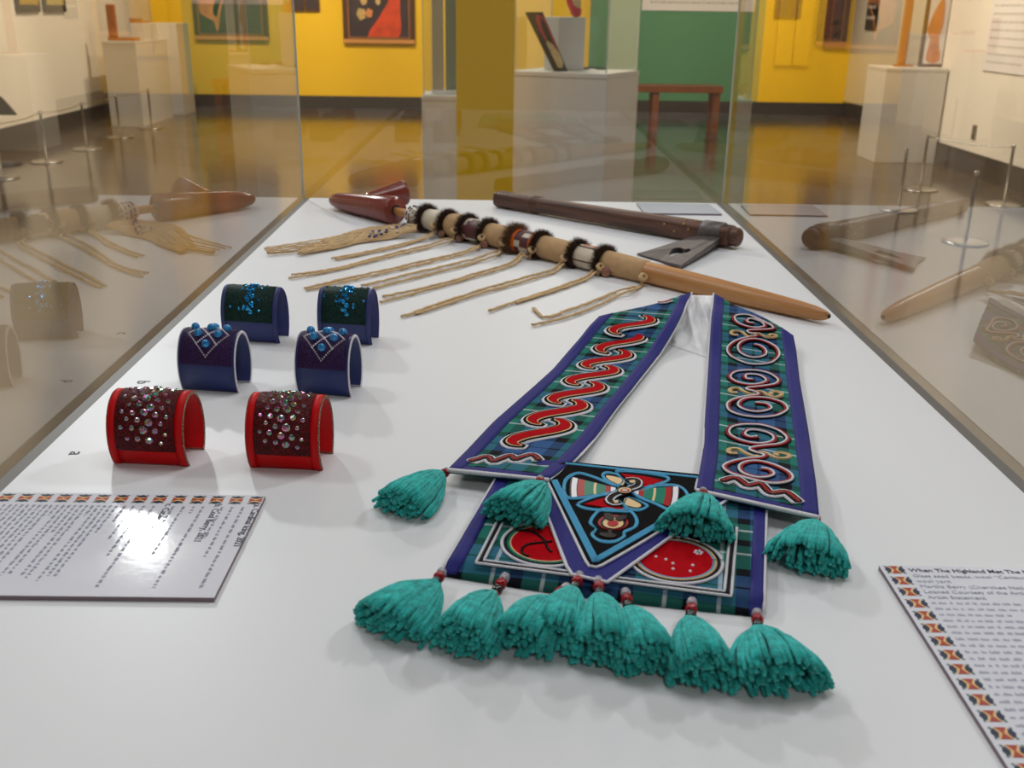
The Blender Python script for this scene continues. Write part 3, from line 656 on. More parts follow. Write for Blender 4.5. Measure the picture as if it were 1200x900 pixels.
# lower figure
for k in (0, 1):
    d = k*9
    blob([(448, 352-d), (540, 342-d), (640, 352-d), (682+d, 400), (672+d, 450), (608, 480+d), (604+d, 510), (545, 540+d), (455, 536+d), (408-d, 500), (428, 462), (396-d, 420)])
ell(538, 420, 98, 48, 'b_red', ZF+.0014, 'red_arc'); ell(538, 421, 84, 41, 'b_black', ZF+.0018, 'red_arc'); ell(538, 424, 66, 34, 'b_tan', ZF+.0022, 'tan_ring'); ell(536, 426, 36, 20, 'b_red', ZF+.0026, 'red_centre')
fpoly('black_leaf', [(480, 362), (520, 362), (545, 395), (520, 408), (488, 392)], ZF+.003, .001, 'b_black', flap, True)
fpoly('black_leaf', [(550, 398), (575, 376), (625, 374), (615, 398), (575, 410)], ZF+.003, .001, 'b_black', flap, True)
fpoly('black_stem', [(505, 462), (530, 466), (528, 486), (560, 500), (548, 514), (500, 516), (448, 498), (455, 484), (505, 486)], ZF+.0016, .001, 'b_black', flap, True)

# ---- tassels
def tassel(head, tip, spread, hgt, n, seed, zbase=0.0, attach=None, head_r=.0085):
    rnd = random.Random(seed); hz = DECK+zbase+.011
    H = PX(*head, hz); T = PX(*tip, DECK+zbase+hgt*.35); d = T-H; L_ = Vector((d.x, d.y, 0)).length; d = Vector((d.x, d.y, 0)).normalized(); s_ = Vector((d.y, -d.x, 0))
    mb = MB(); mb.ball(H, head_r*.86, 12, 8, (1, 1, .9))
    for i in range(n):
        while True:
            a, h = rnd.uniform(-1, 1), rnd.uniform(0, 1)
            if a*a+h*h < 1: break
        if i % 3 == 0: k_ = math.sqrt(a*a+h*h)+1e-6; a /= k_; h /= k_
        ph = math.atan2(h, a)+rnd.uniform(-.2, .2)
        p0 = H+s_*(math.cos(ph)*head_r*.55)+Vector((0, 0, math.sin(ph)*head_r*.75))-d*head_r*rnd.uniform(.1, .75)
        ln = L_*rnd.uniform(.9, 1.06)*(1-.10*a*a)
        e = H+d*ln+s_*(a*spread*rnd.uniform(.92, 1.05)); e.z = DECK+zbase+.0016+h*hgt
        c = H+d*(ln*.42)+s_*(a*spread*.86); c.z = DECK+zbase+.003+h*hgt*1.15
        c0 = p0+(c-H)*.3; c0.z = max(p0.z, DECK+zbase+.002)+h*.003
        pts = []
        for k in range(9):
            t = k/8; q_ = p0*(1-t)**3+c0*3*t*(1-t)**2+c*3*t*t*(1-t)+e*t**3
            jt = .0009*t; pts.append(q_+Vector((rnd.uniform(-jt, jt), rnd.uniform(-jt, jt), rnd.uniform(0, jt))))
        pts = [Vector((p.x, p.y, max(p.z, DECK+zbase+.0013))) for p in pts]
        mb.tube(pts, [.0013, .0014, .0014, .0014, .0015, .0015, .0016, .0020, .0016], 6)
    o = mb.build('tassel', M['yarn'], BAG, True); o['label'] = 'teal yarn tassel'
    if attach:
        A = PX(*attach, hz+.001); D = H-A; dn = D.normalized(); ln = D.length-head_r*.5
        ups = Vector((0, 0, 1))
        for k, (f, r, m) in enumerate(((.05, .0040, 'bead_clear'), (.33, .0046, 'bead_red'), (.60, .0043, 'bead_black'), (.86, .0043, 'bead_red'))):
            c = A+dn*(ln*f); h_ = max(.0016, ln*.14)
            MB().lathe(c-dn*h_, c+dn*h_, [(0, r*.55), (h_*.35, r*.92), (h_, r), (h_*1.65, r*.92), (h_*2, r*.55)], 12).build('bead', M[m], o, True)
    return o
TS = [((505, 690), (447, 737), .030, .026, (518, 674)), ((574, 703), (537, 758), .0235, .029, (592, 680)), ((636, 709), (605, 758), .0235, .028, (664, 692)),
      ((669, 698), (648, 757), .023, .029, (679, 678)), ((703, 706), (709, 770), .023, .031, (701, 684)), ((739, 722), (761, 781), .022, .030, (733, 698)),
      ((808, 734), (826, 795), .0225, .031, (811, 709)), ((889, 745), (914, 804), .036, .028, (887, 722))]
for i, (h, t, sp, hg, at) in enumerate(TS): tassel((h[0], h[1]+3), t, sp, hg, 170, 20+i, 0, (at[0], at[1]-4))
for i, (h, t, sp, hg, at, zb_) in enumerate([((512, 562), (465, 597), .027, .024, (524, 552), 0), ((632, 575), (596, 606), .028, .024, (633, 561), .012), ((824, 590), (812, 624), .031, .026, (824, 575), .012), ((953, 621), (943, 663), .034, .026, (957, 607), 0)]):
    tassel(h, t, sp, hg, 170, 60+i, zb_, at)
# ================================================================ six beaded cuffs
M['satin_red'] = mat('satin_red', (200, 4, 12), .45, spec=.2); M['satin_navy'] = mat('satin_navy', (17, 38, 102), .4, sheen=.08, bump=.05, bscale=200)
M['satin_slate'] = mat('satin_slate_blue', (46, 56, 114), .45, sheen=.08)
def beadfield(name, col, col2, sc_=650):
    m = mat(name, col, .5, spec=.22); nt = m.node_tree; b = nt.nodes['Principled BSDF']
    tc = nt.nodes.new('ShaderNodeTexCoord'); v = nt.nodes.new('ShaderNodeTexVoronoi'); v.inputs['Scale'].default_value = sc_
    nt.links.new(tc.outputs['Object'], v.inputs['Vector'])
    r = nt.nodes.new('ShaderNodeValToRGB'); r.color_ramp.elements[0].color = (*lin(col2), 1); r.color_ramp.elements[1].color = (*lin(col), 1)
    r.color_ramp.elements[1].position = .55
    nt.links.new(v.outputs['Distance'], r.inputs[0]); nt.links.new(r.outputs[0], b.inputs['Base Color'])
    bp = nt.nodes.new('ShaderNodeBump'); bp.invert = True; bp.inputs['Strength'].default_value = .9; bp.inputs['Distance'].default_value = .001
    nt.links.new(v.outputs['Distance'], bp.inputs['Height']); nt.links.new(bp.outputs['Normal'], b.inputs['Normal']); return m
M['field_red'] = beadfield('beadfield_dark_red', (62, 4, 10), (168, 16, 26)); M['field_purple'] = beadfield('beadfield_purple', (36, 14, 58), (88, 44, 118)); M['field_green'] = beadfield('beadfield_green', (2, 32, 28), (4, 84, 70))
def crystal_mat(name, cols, rough=.14):
    m = mat(name, cols[0], rough, .85, spec=1); nt = m.node_tree; b = nt.nodes['Principled BSDF']
    oi = nt.nodes.new('ShaderNodeObjectInfo'); tc = nt.nodes.new('ShaderNodeTexCoord')
    n = nt.nodes.new('ShaderNodeTexNoise'); n.inputs['Scale'].default_value = 1.1; n.noise_dimensions = '4D'
    mu = nt.nodes.new('ShaderNodeMath'); mu.operation = 'MULTIPLY'; mu.inputs[1].default_value = 40; nt.links.new(oi.outputs['Random'], mu.inputs[0]); nt.links.new(mu.outputs[0], n.inputs['W'])
    nt.links.new(tc.outputs['Object'], n.inputs['Vector'])
    r = nt.nodes.new('ShaderNodeValToRGB'); e = r.color_ramp.elements; e[0].position = .22; e[1].position = .78
    e[0].color = (*lin(cols[0]), 1); e[1].color = (*lin(cols[-1]), 1)
    for i, c in enumerate(cols[1:-1]): q = e.new(.22+.56*(i+1)/(len(cols)-1)); q.color = (*lin(c), 1)
    nt.links.new(n.outputs['Fac'], r.inputs[0]); nt.links.new(r.outputs[0], b.inputs['Base Color']); return m
M['crystal_ab'] = crystal_mat('crystal_rainbow', [(70, 40, 150), (235, 170, 40), (70, 205, 170), (215, 90, 200), (245, 205, 90), (40, 90, 170)])
M['crystal_blue'] = crystal_mat('crystal_blue', [(10, 40, 130), (30, 130, 225), (60, 190, 240), (20, 60, 160)])
M['glass_blue'] = mat('glass_bead_turquoise', (24, 132, 196), .1, .15, noise=.6, nscale=1.8, spec=.9)
M['seed_silver'] = mat('seed_silver', (232, 228, 235), .25, .1); M['seed_violet'] = mat('seed_violet', (70, 64, 130), .25, .3); M['seed_mixed'] = mat('seed_mixed', (150, 110, 90), .2, .4, noise=.7, nscale=900)
A_, B_ = .0315, .0395; TH_MAX = math.radians(134); ZC = -B_*math.cos(TH_MAX)+.0006
def prof(th, off=0.0): return Vector((0, -(A_+off)*math.sin(th), ZC+(B_+off)*math.cos(th)))
def shell(x0, x1, t0, t1, o_in, o_out, n=44):
    mb = MB(); vs = []
    for i in range(n+1):
        th = lerp(t0, t1, i/n)
        for x, o in ((x0, o_out), (x1, o_out), (x1, o_in), (x0, o_in)): p = prof(th, o); vs.append(Vector((x, p.y, p.z)))
    fs = [(i*4+k, i*4+(k+1) % 4, i*4+4+(k+1) % 4, i*4+4+k) for i in range(n) for k in range(4)]+[(0, 1, 2, 3)[::-1], (n*4, n*4+1, n*4+2, n*4+3)]
    return mb.add(vs, fs)
_gem = MB()
def gem_mesh():     # faceted round stone
    mb = MB(); k = 8; vs = [Vector((0, 0, -.25))]
    for r, z in ((1, 0), (.86, .42), (.46, .72)):
        vs += [Vector((math.cos(2*math.pi*j/k+(.39 if r == .86 else 0))*r, math.sin(2*math.pi*j/k+(.39 if r == .86 else 0))*r, z)) for j in range(k)]
    fs = [(0, 1+(j+1) % k, 1+j) for j in range(k)]
    for q in range(2): fs += [(1+q*k+j, 1+q*k+(j+1) % k, 1+(q+1)*k+(j+1) % k, 1+(q+1)*k+j) for j in range(k)]
    fs += [tuple(range(1+2*k, 1+3*k))]
    return mb.add(vs, fs)
gems = {}
def on_cuff(x, th, off):
    p = prof(th, off); n = Vector((0, -math.sin(th)*B_, math.cos(th)*A_)).normalized(); p.x = x; return p, n
def put_gem(parent, x, th, r, mname, off, ball=False):
    key = (mname, ball)
    p, n = on_cuff(x, th, off); R = n.to_track_quat('Z', 'Y').to_matrix().to_4x4()
    Mx = Matrix.Translation(p) @ R @ Matrix.Rotation(random.uniform(0, 1), 4, 'Z') @ Matrix.Scale(r, 4)
    if key not in gems:
        mb = MB().ball((0, 0, .5), 1, 12, 8) if ball else gem_mesh()
        o = mb.build('round_bead' if ball else 'crystal', M[mname], parent, ball, local=True); o.matrix_local = Mx; gems[key] = o.data; return o
    return link_copy(gems[key], 'round_bead' if ball else 'crystal', parent, Mx)
def seed_row(mb, pts, r):
    for p in pts: mb.ball(p, r, 6, 4)
def cuff(kind, pl, pr, label, group, wmul=1.0):
    sy, sz = {'red': (.86, .99), 'purple': (.74, .99), 'green': (.70, 1.03)}[kind]
    a, b = PX(*pl), PX(*pr); c = (a+b)/2; rz = math.atan2((b-a).y, (b-a).x); w_ = (b-a).length*wmul
    n = Vector((-math.sin(rz), math.cos(rz), 0)); lip = A_*math.sin(TH_MAX)*sy
    c = c+n*lip; t = thing('beaded_cuff', (c.x, c.y, DECK), label, 'bracelet', group, rz); t.scale = (1, sy, sz)
    hw = w_/2; sat, field, seed, trim = {'red': ('satin_red', 'field_red', 'seed_mixed', 'satin_red'), 'purple': ('satin_navy', 'field_purple', 'seed_silver', 'satin_navy'), 'green': ('satin_slate', 'field_green', 'seed_violet', 'satin_slate')}[kind]
    shell(-hw, hw, -TH_MAX, TH_MAX, -.0012, .0012).build('satin_band', M[sat], t, True, local=True)
    shell(-hw+.001, hw-.001, -TH_MAX+.02, TH_MAX-.02, -.0020, -.0011).build('satin_lining', M[sat], t, True, local=True)
    inset, t1 = {'red': (.0075, 104), 'purple': (.003, 82), 'green': (.0045, 90)}[kind]
    pan = shell(-hw+inset, hw-inset, math.radians(-t1), math.radians(t1), .0010, .0027).build('bead_panel', M[field], t, True, local=True)
    if kind != 'purple':
        for s in (-1, 1):
            x0, x1 = sorted((s*(hw-.0002), s*(hw-inset+.0002))); shell(x0, x1, -TH_MAX, TH_MAX, .0008, .0022).build('ribbon_edge', M[trim], t, True, local=True)
    mb = MB(); N = 72
    for s in (-1, 1):
        for i in range(N+1):
            th = lerp(-TH_MAX, TH_MAX, i/N); p, nn = on_cuff(s*(hw+.0003), th, 0); mb.ball(p, .0015, 6, 4)
            if kind == 'purple': p, nn = on_cuff(s*(hw+.0003), th+.012, .0014); mb.ball(p, .0009, 6, 4)
    m_ = int(w_/.0026)
    for sg in (-1, 1):
        for i in range(m_+1): p, nn = on_cuff(lerp(-hw, hw, i/m_), sg*TH_MAX, 0); p.z = max(p.z, .0014); mb.ball(p, .0014, 6, 4)
    setp(mb.build('edge_beads', M[seed], t, True, local=True), kind='stuff')
    if kind == 'red':
        row = 0; th = -96
        while th <= 92:
            xs = [-.76, -.42, -.02, .36, .72] if row % 2 == 0 else [-.58, -.22, .16, .54, .88]
            for x in xs:
                if abs(x) > .86: continue
                big = abs(x+.02) < .2; r = (.0041 if big else .0030 if abs(x) < .5 else .0023)*random.uniform(.88, 1.08)
                put_gem(t, x*(hw-inset)+random.uniform(-.0006, .0006), math.radians(th+random.uniform(-2, 2)+x*4), r, 'crystal_ab', .0027)
            th += 12.2; row += 1
    elif kind == 'green':
        for i in range(18):
            th = -64+i*8.0; put_gem(t, (.0042 if i % 2 else -.0012)*1.0+random.uniform(-.001, .001), math.radians(th), .0034*random.uniform(.85, 1.05) if th < 62 else .0028, 'crystal_blue', .0027)
        for i in range(46):
            x = random.gauss(0, .5); x = max(-.9, min(.9, x)); put_gem(t, x*(hw-inset), math.radians(random.uniform(-66, 72)), .0021-.0006*abs(x), 'crystal_blue', .0027)
    else:
        mb = MB()                       # white beaded lattice
        def dline(x0, t0, x1, t1, k=13):
            for i in range(k+1): p, nn = on_cuff(lerp(x0, x1, i/k), math.radians(lerp(t0, t1, i/k)), .0030); mb.ball(p, .0012, 6, 4)
        dx, dt = .0120, 22
        tip = 68
        for sg in (-1, 1):
            for q in range(3):
                dline(sg*(-q*dx*1.0), tip-2*0-q*dt, sg*(2*dx-q*dx+dx*.0), tip-2*dt-q*dt, 13) if q < 3 else None
        dline(-2*dx, tip-2*dt, 0, tip, 13); dline(2*dx, tip-2*dt, 0, tip, 13)
        setp(mb.build('lattice_beads', M['seed_silver'], t, True, local=True), kind='stuff')
        for x, th in ((0, tip-22), (-dx, tip-44), (dx, tip-44), (0, tip-66), (-dx*1.6, tip-66), (dx*1.6, tip-66), (0, tip-88)): put_gem(t, x, math.radians(th),   .0050, 'glass_blue', .0022, True)
    return t
cuff('red', (135, 542), (221, 546), 'red cuff studded with rainbow crystals beside the letter a', 'red crystal cuffs')
cuff('red', (294.5, 547), (377, 551), 'red cuff studded with rainbow crystals, farther from the letter a', 'red crystal cuffs')
cuff('purple', (215, 455.5), (280, 460), 'purple and navy cuff with turquoise beads behind the red cuff by the letter a', 'purple and navy cuffs')
cuff('purple', (350.5, 460), (411.5, 465), 'purple and navy cuff with turquoise beads, farther from the side glass', 'purple and navy cuffs')
cuff('green', (264.5, 398), (327, 402), 'dark green cuff with blue crystals behind the purple cuff nearer the side glass', 'dark green cuffs')
cuff('green', (376, 400.5), (435, 404), 'dark green cuff with blue crystals by the pipe thongs', 'dark green cuffs')

# ================================================================ ceremonial pipe
M['catlinite'] = mat('red_pipestone', (122, 52, 42), .22, noise=.12, nscale=60, spec=.6); M['stem_wood'] = woodmat('stem_wood', (168, 112, 62), (204, 150, 94), 3, .4, (3, 1.2, 1))
M['hide'] = mat('tan_hide', (186, 150, 108), .9, noise=.08, nscale=90, bump=.25, bscale=500); M['thong'] = mat('hide_thong', (196, 164, 120), .85, noise=.1, nscale=120, bump=.25, bscale=400)
M['fur'] = mat('dark_fur', (72, 50, 36), .8, noise=.5, nscale=150); M['fur_light'] = mat('brown_fur', (122, 92, 66), .8, noise=.4, nscale=150)
M['quill'] = mat('cream_beads', (214, 200, 178), .5, bump=.6, bscale=500); M['maroon'] = mat('maroon_beads', (84, 34, 38), .4, bump=.4, bscale=700); M['orange'] = mat('orange_beads', (232, 110, 30), .4)
M['purple_bead'] = mat('purple_beads', (66, 54, 104), .3); M['copper'] = mat('copper_brown', (146, 100, 80), .45, .2, noise=.3, nscale=200)
ZA = DECK+.0265
SA, SB = PX(487, 253, ZA), PX(971, 370.5, DECK+.0125)
axd = (SB-SA); axl = axd.length; axd.normalize()
pipe = thing('ceremonial_pipe', tuple(PX(600, 280)), 'long ceremonial pipe with red stone bowl, fur rings, beaded wraps and hide thongs', 'pipe')
def at_px(px):                   # distance along the stem axis that the photo shows at a column
    lo, hi = -.2, axl+.1
    for _ in range(50):
        m_ = (lo+hi)/2; p = SA+axd*m_-CAM_P; c = CAM_M.transposed() @ p
        if CX+F_PX*c.x/-c.z < px: lo = m_
        else: hi = m_
    return lo
def seg(px0, px1, r0, r1, name, m, bulge=0, k=28, parent=None):
    d0, d1 = at_px(px0), at_px(px1); n = 8
    pr_ = [(0, r0*.9)]+[((d1-d0)*(i+.3)/(n+.6), lerp(r0, r1, i/n)+bulge*math.sin(math.pi*i/n)) for i in range(n+1)]+[((d1-d0), r1*.9)]
    return MB().lathe(SA+axd*d0, SA+axd*d1, pr_, k).build(name, M[m], parent or pipe, True)
d0 = at_px(745)
prf = [((axl-d0)*f_, r_) for f_, r_ in ((0, .0165), (.08, .0176), (.25, .0178), (.5, .0162), (.72, .0142), (.86, .0124), (.94, .0104), (.98, .0078), (1, .0045))]
MB().lathe(SA+axd*d0, SB, prf, 32).build('stem', M['stem_wood'], pipe, True)
MB().lathe(SB-axd*.0005, SB+axd*.002, [(0, .003), (.0025, .003)], 10).build('mouthpiece_hole', M['dark'], pipe)
MB().lathe(SA+axd*(at_px(464)-.012), SA+axd*.02, [(0, .008), (.03, .0085), (.08, .009)], 16).build('tenon', M['stem_wood'], pipe, True)
seg(480, 497, .0150, .0185, 'woven_band', 'quill', .002)
def ring_beads(px0, px1, r, m, name, rows, n, skip=lambda a, i: False, br=.0015):
    d0, d1 = at_px(px0), at_px(px1); sd = axd.cross(Vector((0,0,1))).normalized(); nn = sd.cross(axd); mb = MB()
    for i in range(rows):
        for j in range(n):
            if skip(j, i): continue
            an = 2*math.pi*(j+.15*i)/n; mb.ball(SA+axd*lerp(d0, d1, (i+.5)/rows)+sd*math.cos(an)*r+nn*math.sin(an)*r, br, 6, 4)
    return setp(mb.build(name, M[m], pipe, True), kind='stuff')
ring_beads(482, 496, .0185, 'purple_bead', 'purple_bead_row', 4, 26, lambda a, i: (a+i) % 3 == 0, .0022)
seg(501, 524, .0200, .0205, 'cream_wrap', 'quill', .001)
seg(527, 545, .0205, .0210, 'hide_wrap', 'hide', .003)
seg(547, 572, .0210, .0210, 'cream_wrap', 'quill')
seg(570, 606, .0205, .0195, 'hide_wrap', 'hide', .0015); seg(605, 634, .0208, .0208, 'cream_wrap', 'quill')
seg(633, 680, .0205, .0195, 'hide_wrap', 'hide', .001); seg(679, 708, .0208, .0205, 'cream_wrap', 'quill'); seg(707, 759, .0205, .0190, 'hide_wrap', 'hide', .0005)
# beaded patterns lying on the cream wraps (curved patches)
def patch(px0, px1, a0, a1, r, m, name='bead_pattern'):
    d0, d1 = at_px(px0), at_px(px1); sd = axd.cross(Vector((0,0,1))).normalized(); nn = sd.cross(axd); n = 10; vs = []
    for i in range(n+1):
        an = math.radians(lerp(a0, a1, i/n))
        for d in (d0, d1):
            for rr in (r, r-.0012): vs.append(SA+axd*d+sd*math.cos(an)*rr+nn*math.sin(an)*rr)
    fs = []
    for i in range(n):
        a = i*4; b = a+4; fs += [(a, b, b+2, a+2), (a, a+1, b+1, b), (a+2, b+2, b+3, a+3)]
    fs += [(0, 2, 3, 1), (n*4, n*4+1, n*4+3, n*4+2)]
    MB().add(vs, fs).build(name, M[m], pipe)
# angle 0 = towards the viewer's side (sd), 90 = up
for a, b, c, d in ((554, 567, -30, 60), (551, 570, -15, 32), (557, 564, 60, 78), (548, 572, 5, 18)): patch(a, b, c, d, .0222, 'maroon')
patch(606.5, 611, -60, 170, .0222, 'orange'); patch(627, 631, -60, 170, .0222, 'orange')
for a, b, c, d in ((611, 618, 20, 100), (618, 627, -10, 40), (618, 627, 72, 130), (611, 616, -50, -15)): patch(a, b, c, d, .0220, 'maroon')
patch(680, 703, 66, 72, .0220, 'maroon'); patch(680, 703, 112, 118, .0220, 'maroon'); patch(680, 704, -8, -3, .0220, 'maroon')
for k, (a, m_) in enumerate(((685, 'orange'), (690, 'b_tan'), (695, 'orange'))): patch(a, a+4, 85+5*(k % 2), 97+5*(k % 2), .0220, m_)
def fur_ring(px, r, wd, seed, light=False, hair=.011):
    rnd = random.Random(seed); d = at_px(px); c = SA+axd*d; sd = axd.cross(Vector((0,0,1))).normalized(); nn = sd.cross(axd)
    mb = MB(); mb.lathe(c-axd*wd, c+axd*wd, [(0, r*.9), (wd*.4, r+.002), (wd, r+.0035), (wd*1.6, r+.002), (wd*2, r*.9)], 26)
    for i in range(3000):
        an = rnd.uniform(0, 2*math.pi); o = rnd.uniform(-1, 1); rad = sd*math.cos(an)+nn*math.sin(an); tg = -sd*math.sin(an)+nn*math.cos(an)
        p = c+axd*(o*wd)+rad*(r+.001); q = p+rad*(hair*rnd.uniform(.5, 1))+axd*(o*hair*.5+rnd.uniform(-.002, .002))+tg*rnd.uniform(-.003, .003)
        q.z = max(q.z, DECK+.0008)
        wv = (tg*.0004 if i % 2 else axd*.0004); mb.add([p-wv, p+wv, q], [(0, 1, 2)])
    mb.build('fur_ring', M['fur_light' if light else 'fur'], pipe)
for i, (px, l) in enumerate(((500, 0), (525, 0), (548, 0), (572, 0), (604, 1), (634, 0), (677, 0), (708, 0))): fur_ring(px, .0195, .0055 if not l else .008, 40+i, l, .0135 if not l else .018)
# stone bowl
bf = SA+axd*at_px(464); bf.z = DECK+.0288; bt = PX(388, 234, DECK+.019)
ax2 = (bf-bt); l2 = ax2.length; ax2.normalize()
bowl = MB().lathe(bt, bf, [(0, .004), (.004, .009), (.012, .0135), (.03, .0175), (.07, .0215), (l2*.7, .0255), (l2-.004, .0285), (l2, .027)], 36).build('stone_bowl', M['catlinite'], pipe, True)
bowl['label'] = 'polished red stone bowl'
MB().lathe(bf-ax2*.0005, bf+ax2*.0006, [(0, .0115), (.0011, .0115)], 20).build('bowl_socket', M['dark'], bowl)
c0, c1 = PX(424, 236, DECK+.026), PX(474, 225.5, DECK+.036)
c1 = c0+(c1-c0)
cdv = (c1-c0).normalized(); lc = (c1-c0).length
MB().lathe(c0, c1, [(0, .012), (.02, .016), (lc*.6, .0215), (lc*.85, .025), (lc*.93, .0275), (lc*.98, .0275), (lc, .023)], 32).build('bowl_chamber', M['catlinite'], bowl, True)
# thongs
_sd = axd.cross(Vector((0, 0, 1))).normalized(); _nn = _sd.cross(axd)
def surf(px, ang, r): a = math.radians(ang); return SA+axd*at_px(px+9)+_sd*(math.cos(a)*r)+_nn*(math.sin(a)*r)
def thong(pts, hw=.0031, z_end=.0012, knot=True, th=.0016, lift=.012, from_stem=False):
    n = len(pts); w_ = []
    for i, (x, y) in enumerate(pts):
        t = i/(n-1); z = DECK+z_end+(lift if i == 0 else lift*.45 if i == 1 and n > 4 else 0); w_.append(PX(x, y, z+th))
    if from_stem: w_[0] = surf(pts[0][0], -8, .0245); w_.insert(1, surf(pts[0][0]-2, -35, .031))
    p = smooth_path(w_, .006); rnd = random.Random(int(pts[0][0]*7+pts[-1][1]))
    p = [q+Vector((rnd.uniform(-.0007, .0007), rnd.uniform(-.0007, .0007), rnd.uniform(0, .0012))) for q in p]
    hh = [hw*rnd.uniform(.75, 1.2) for _ in p]
    return MB().tube(p, hh, 6, flat=.55).build('thong', M['thong'], pipe, True)
def knot(px, py, z, r=.0062):
    c = surf(px, -4, .0255); mb = MB()
    for k in range(3):
        R_ = Matrix.Rotation(k*1.1, 3, Vector((.3, .2, 1)).normalized()); pts = [c+R_ @ Vector((math.cos(a)*r, math.sin(a)*r*.6, math.sin(a+k)*r*.6)) for a in [2*math.pi*i/12 for i in range(12)]]
        mb.tube(pts, .0022, 6, closed=True)
    mb.build('thong_knot', M['thong'], pipe, True)
TH = [[(511, 263), (502, 276), (487, 282), (463, 288), (425, 296.5), (389, 303)], [(513, 264), (504, 277), (487, 283.5), (460, 291), (425, 298), (393, 304.5)],
      [(534, 264), (522, 280), (503, 287), (473, 294), (442, 302), (403, 312.5), (370, 319), (341, 322)], [(536, 266), (525, 283), (506, 289.5), (475, 296.5), (440, 305), (400, 315), (365, 322), (338, 326.5)],
      [(567, 276), (553, 291), (537, 297), (492, 307), (450, 317), (403, 327), (370, 335), (357, 338)], [(568, 278), (554, 293), (538, 299.5), (495, 309.5), (450, 320), (405, 330), (372, 337.5), (359, 339.5)],
      [(590, 282), (577, 296), (558, 303), (537, 308), (508, 315), (477, 322), (450, 329), (424, 335)], [(592, 286), (580, 300), (562, 306), (537, 313), (508, 320), (477, 328), (455, 333), (438, 338)],
      [(624, 289), (611, 297), (600, 307), (573, 316.5), (552, 322), (537, 327.5), (503, 336), (478, 342), (449, 347.5)], [(626, 292), (613, 300), (602, 310), (575, 319), (552, 325), (537, 330), (503, 339), (478, 346), (446, 354)],
      [(663, 297), (659, 306), (648, 316), (630, 321), (603, 329), (573, 337), (540, 347.5), (505, 359), (484, 367), (470, 371)], [(665, 300), (660, 310), (650, 319), (630, 325), (603, 333), (573, 341), (540, 351), (507, 362), (486, 368)],
      [(705, 307), (698, 315), (687, 324), (662, 334), (633, 344), (607, 352.5), (573, 364.5)], [(707, 310), (700, 318), (688, 327), (664, 336), (634, 346), (605, 355)],
      [(755, 329), (740, 337), (723, 342), (707, 348), (687, 356.5), (665, 364), (641, 372), (632, 368), (625, 361)], [(757, 332), (740, 340), (723, 347), (707, 355), (682, 365.5), (660, 373), (640, 377.5), (624, 381)]]
for q in TH: thong(q, from_stem=True)
for px, py in ((511, 262), (535, 265), (567, 275), (592, 281), (626, 289), (664, 297), (706, 306), (756, 328)): knot(px, py, .016)
# bunch of thongs at the first band with purple beads
for i in range(17):
    rnd = random.Random(900+i); t = i/16; e = (lerp(310, 358, abs(math.sin(i*2.1))), lerp(291, 298.5, t)); m1 = (lerp(440, 455, t), lerp(266, 280, t)); m2 = (lerp(385, 395, t), lerp(279, 291, t))
    thong([(488, lerp(262, 271, t)), (470, lerp(263, 275, t)), m1, (418, lerp(270, 285, t)), m2, e], .0021, .0012+.005*abs(math.sin(math.pi*t)), th=.0016, lift=.012)
for i in range(30):
    rnd = random.Random(700+i); px = rnd.uniform(432, 486); py = lerp(276, 264, (px-432)/54)+rnd.uniform(-4, 4)
    c = PX(px, py, DECK+.013); mb = MB().lathe(c-Vector((.003, 0, 0)), c+Vector((.003, 0, 0)), [(0, .0016), (.001, .0026), (.005, .0026), (.006, .0016)], 8); mb.build('tube_bead', M['purple_bead' if i % 3 else 'quill'], pipe, True)
for px, py, r in ((485, 268, .008), (537, 274, .0075), (566, 287, .008), (709, 319, .0090), (516, 273, .0065)):
    c = surf(px+3, -32, .0275); c.z = max(c.z, DECK+r+.001); n = (CAM_P-c).normalized(); n = (n+Vector((0, -.3, .1))).normalized()
    MB().lathe(c-n*.002, c+n*.002, [(0, r*.6), (.0006, r), (.003, r), (.004, r*.7)], 14).build('copper_pendant', M['copper'], pipe, True)

# ================================================================ pipe tomahawk
M['axe_wood'] = woodmat('dark_handle_wood', (62, 40, 32), (112, 74, 56), 4, .5, (3, 1.5, 1)); M['iron'] = mat('forged_iron', (96, 88, 87), .5, .55, noise=.25, nscale=40, bump=.15, bscale=60)
M['brass'] = mat('brass_tack', (176, 140, 82), .35, .8)
axe = thing('tomahawk', tuple(PX(720, 262)), 'dark wooden handled tomahawk with a pierced iron blade', 'axe')
h0, h1 = PX(583, 232.5, DECK+.019), PX(858, 277, DECK+.0225); hd = (h1-h0); hl = hd.length; hd.normalize()
MB().lathe(h0, h1, [(0, .0155), (.004, .0170), (.05, .0172), (.15, .0165), (hl*.5, .0175), (hl*.8, .0195), (hl-.005, .0200), (hl, .0185)], 32, sq=3.2).build('handle', M['axe_wood'], axe, True)
for d in (.006, .016, .026, .036): MB().lathe(h0+hd*d, h0+hd*(d+.004), [(0, .0172), (.002, .0180), (.004, .0172)], 28, sq=3.2).build('carved_ring', M['axe_wood'], axe, True)
for d in (.105, .113, .121): MB().lathe(h0+hd*d, h0+hd*(d+.004), [(0, .017), (.002, .0182), (.004, .017)], 28, sq=3.2).build('cord_wrap', M['axe_wood'], axe, True)
sd = hd.cross(Vector((0,0,1))).normalized(); nn = sd.cross(hd)
def dist_px(px):
    lo, hi = 0, hl+.1
    for _ in range(40):
        m_ = (lo+hi)/2; c = CAM_M.transposed() @ (h0+hd*m_-CAM_P)
        if CX+F_PX*c.x/-c.z < px: lo = m_
        else: hi = m_
    return lo
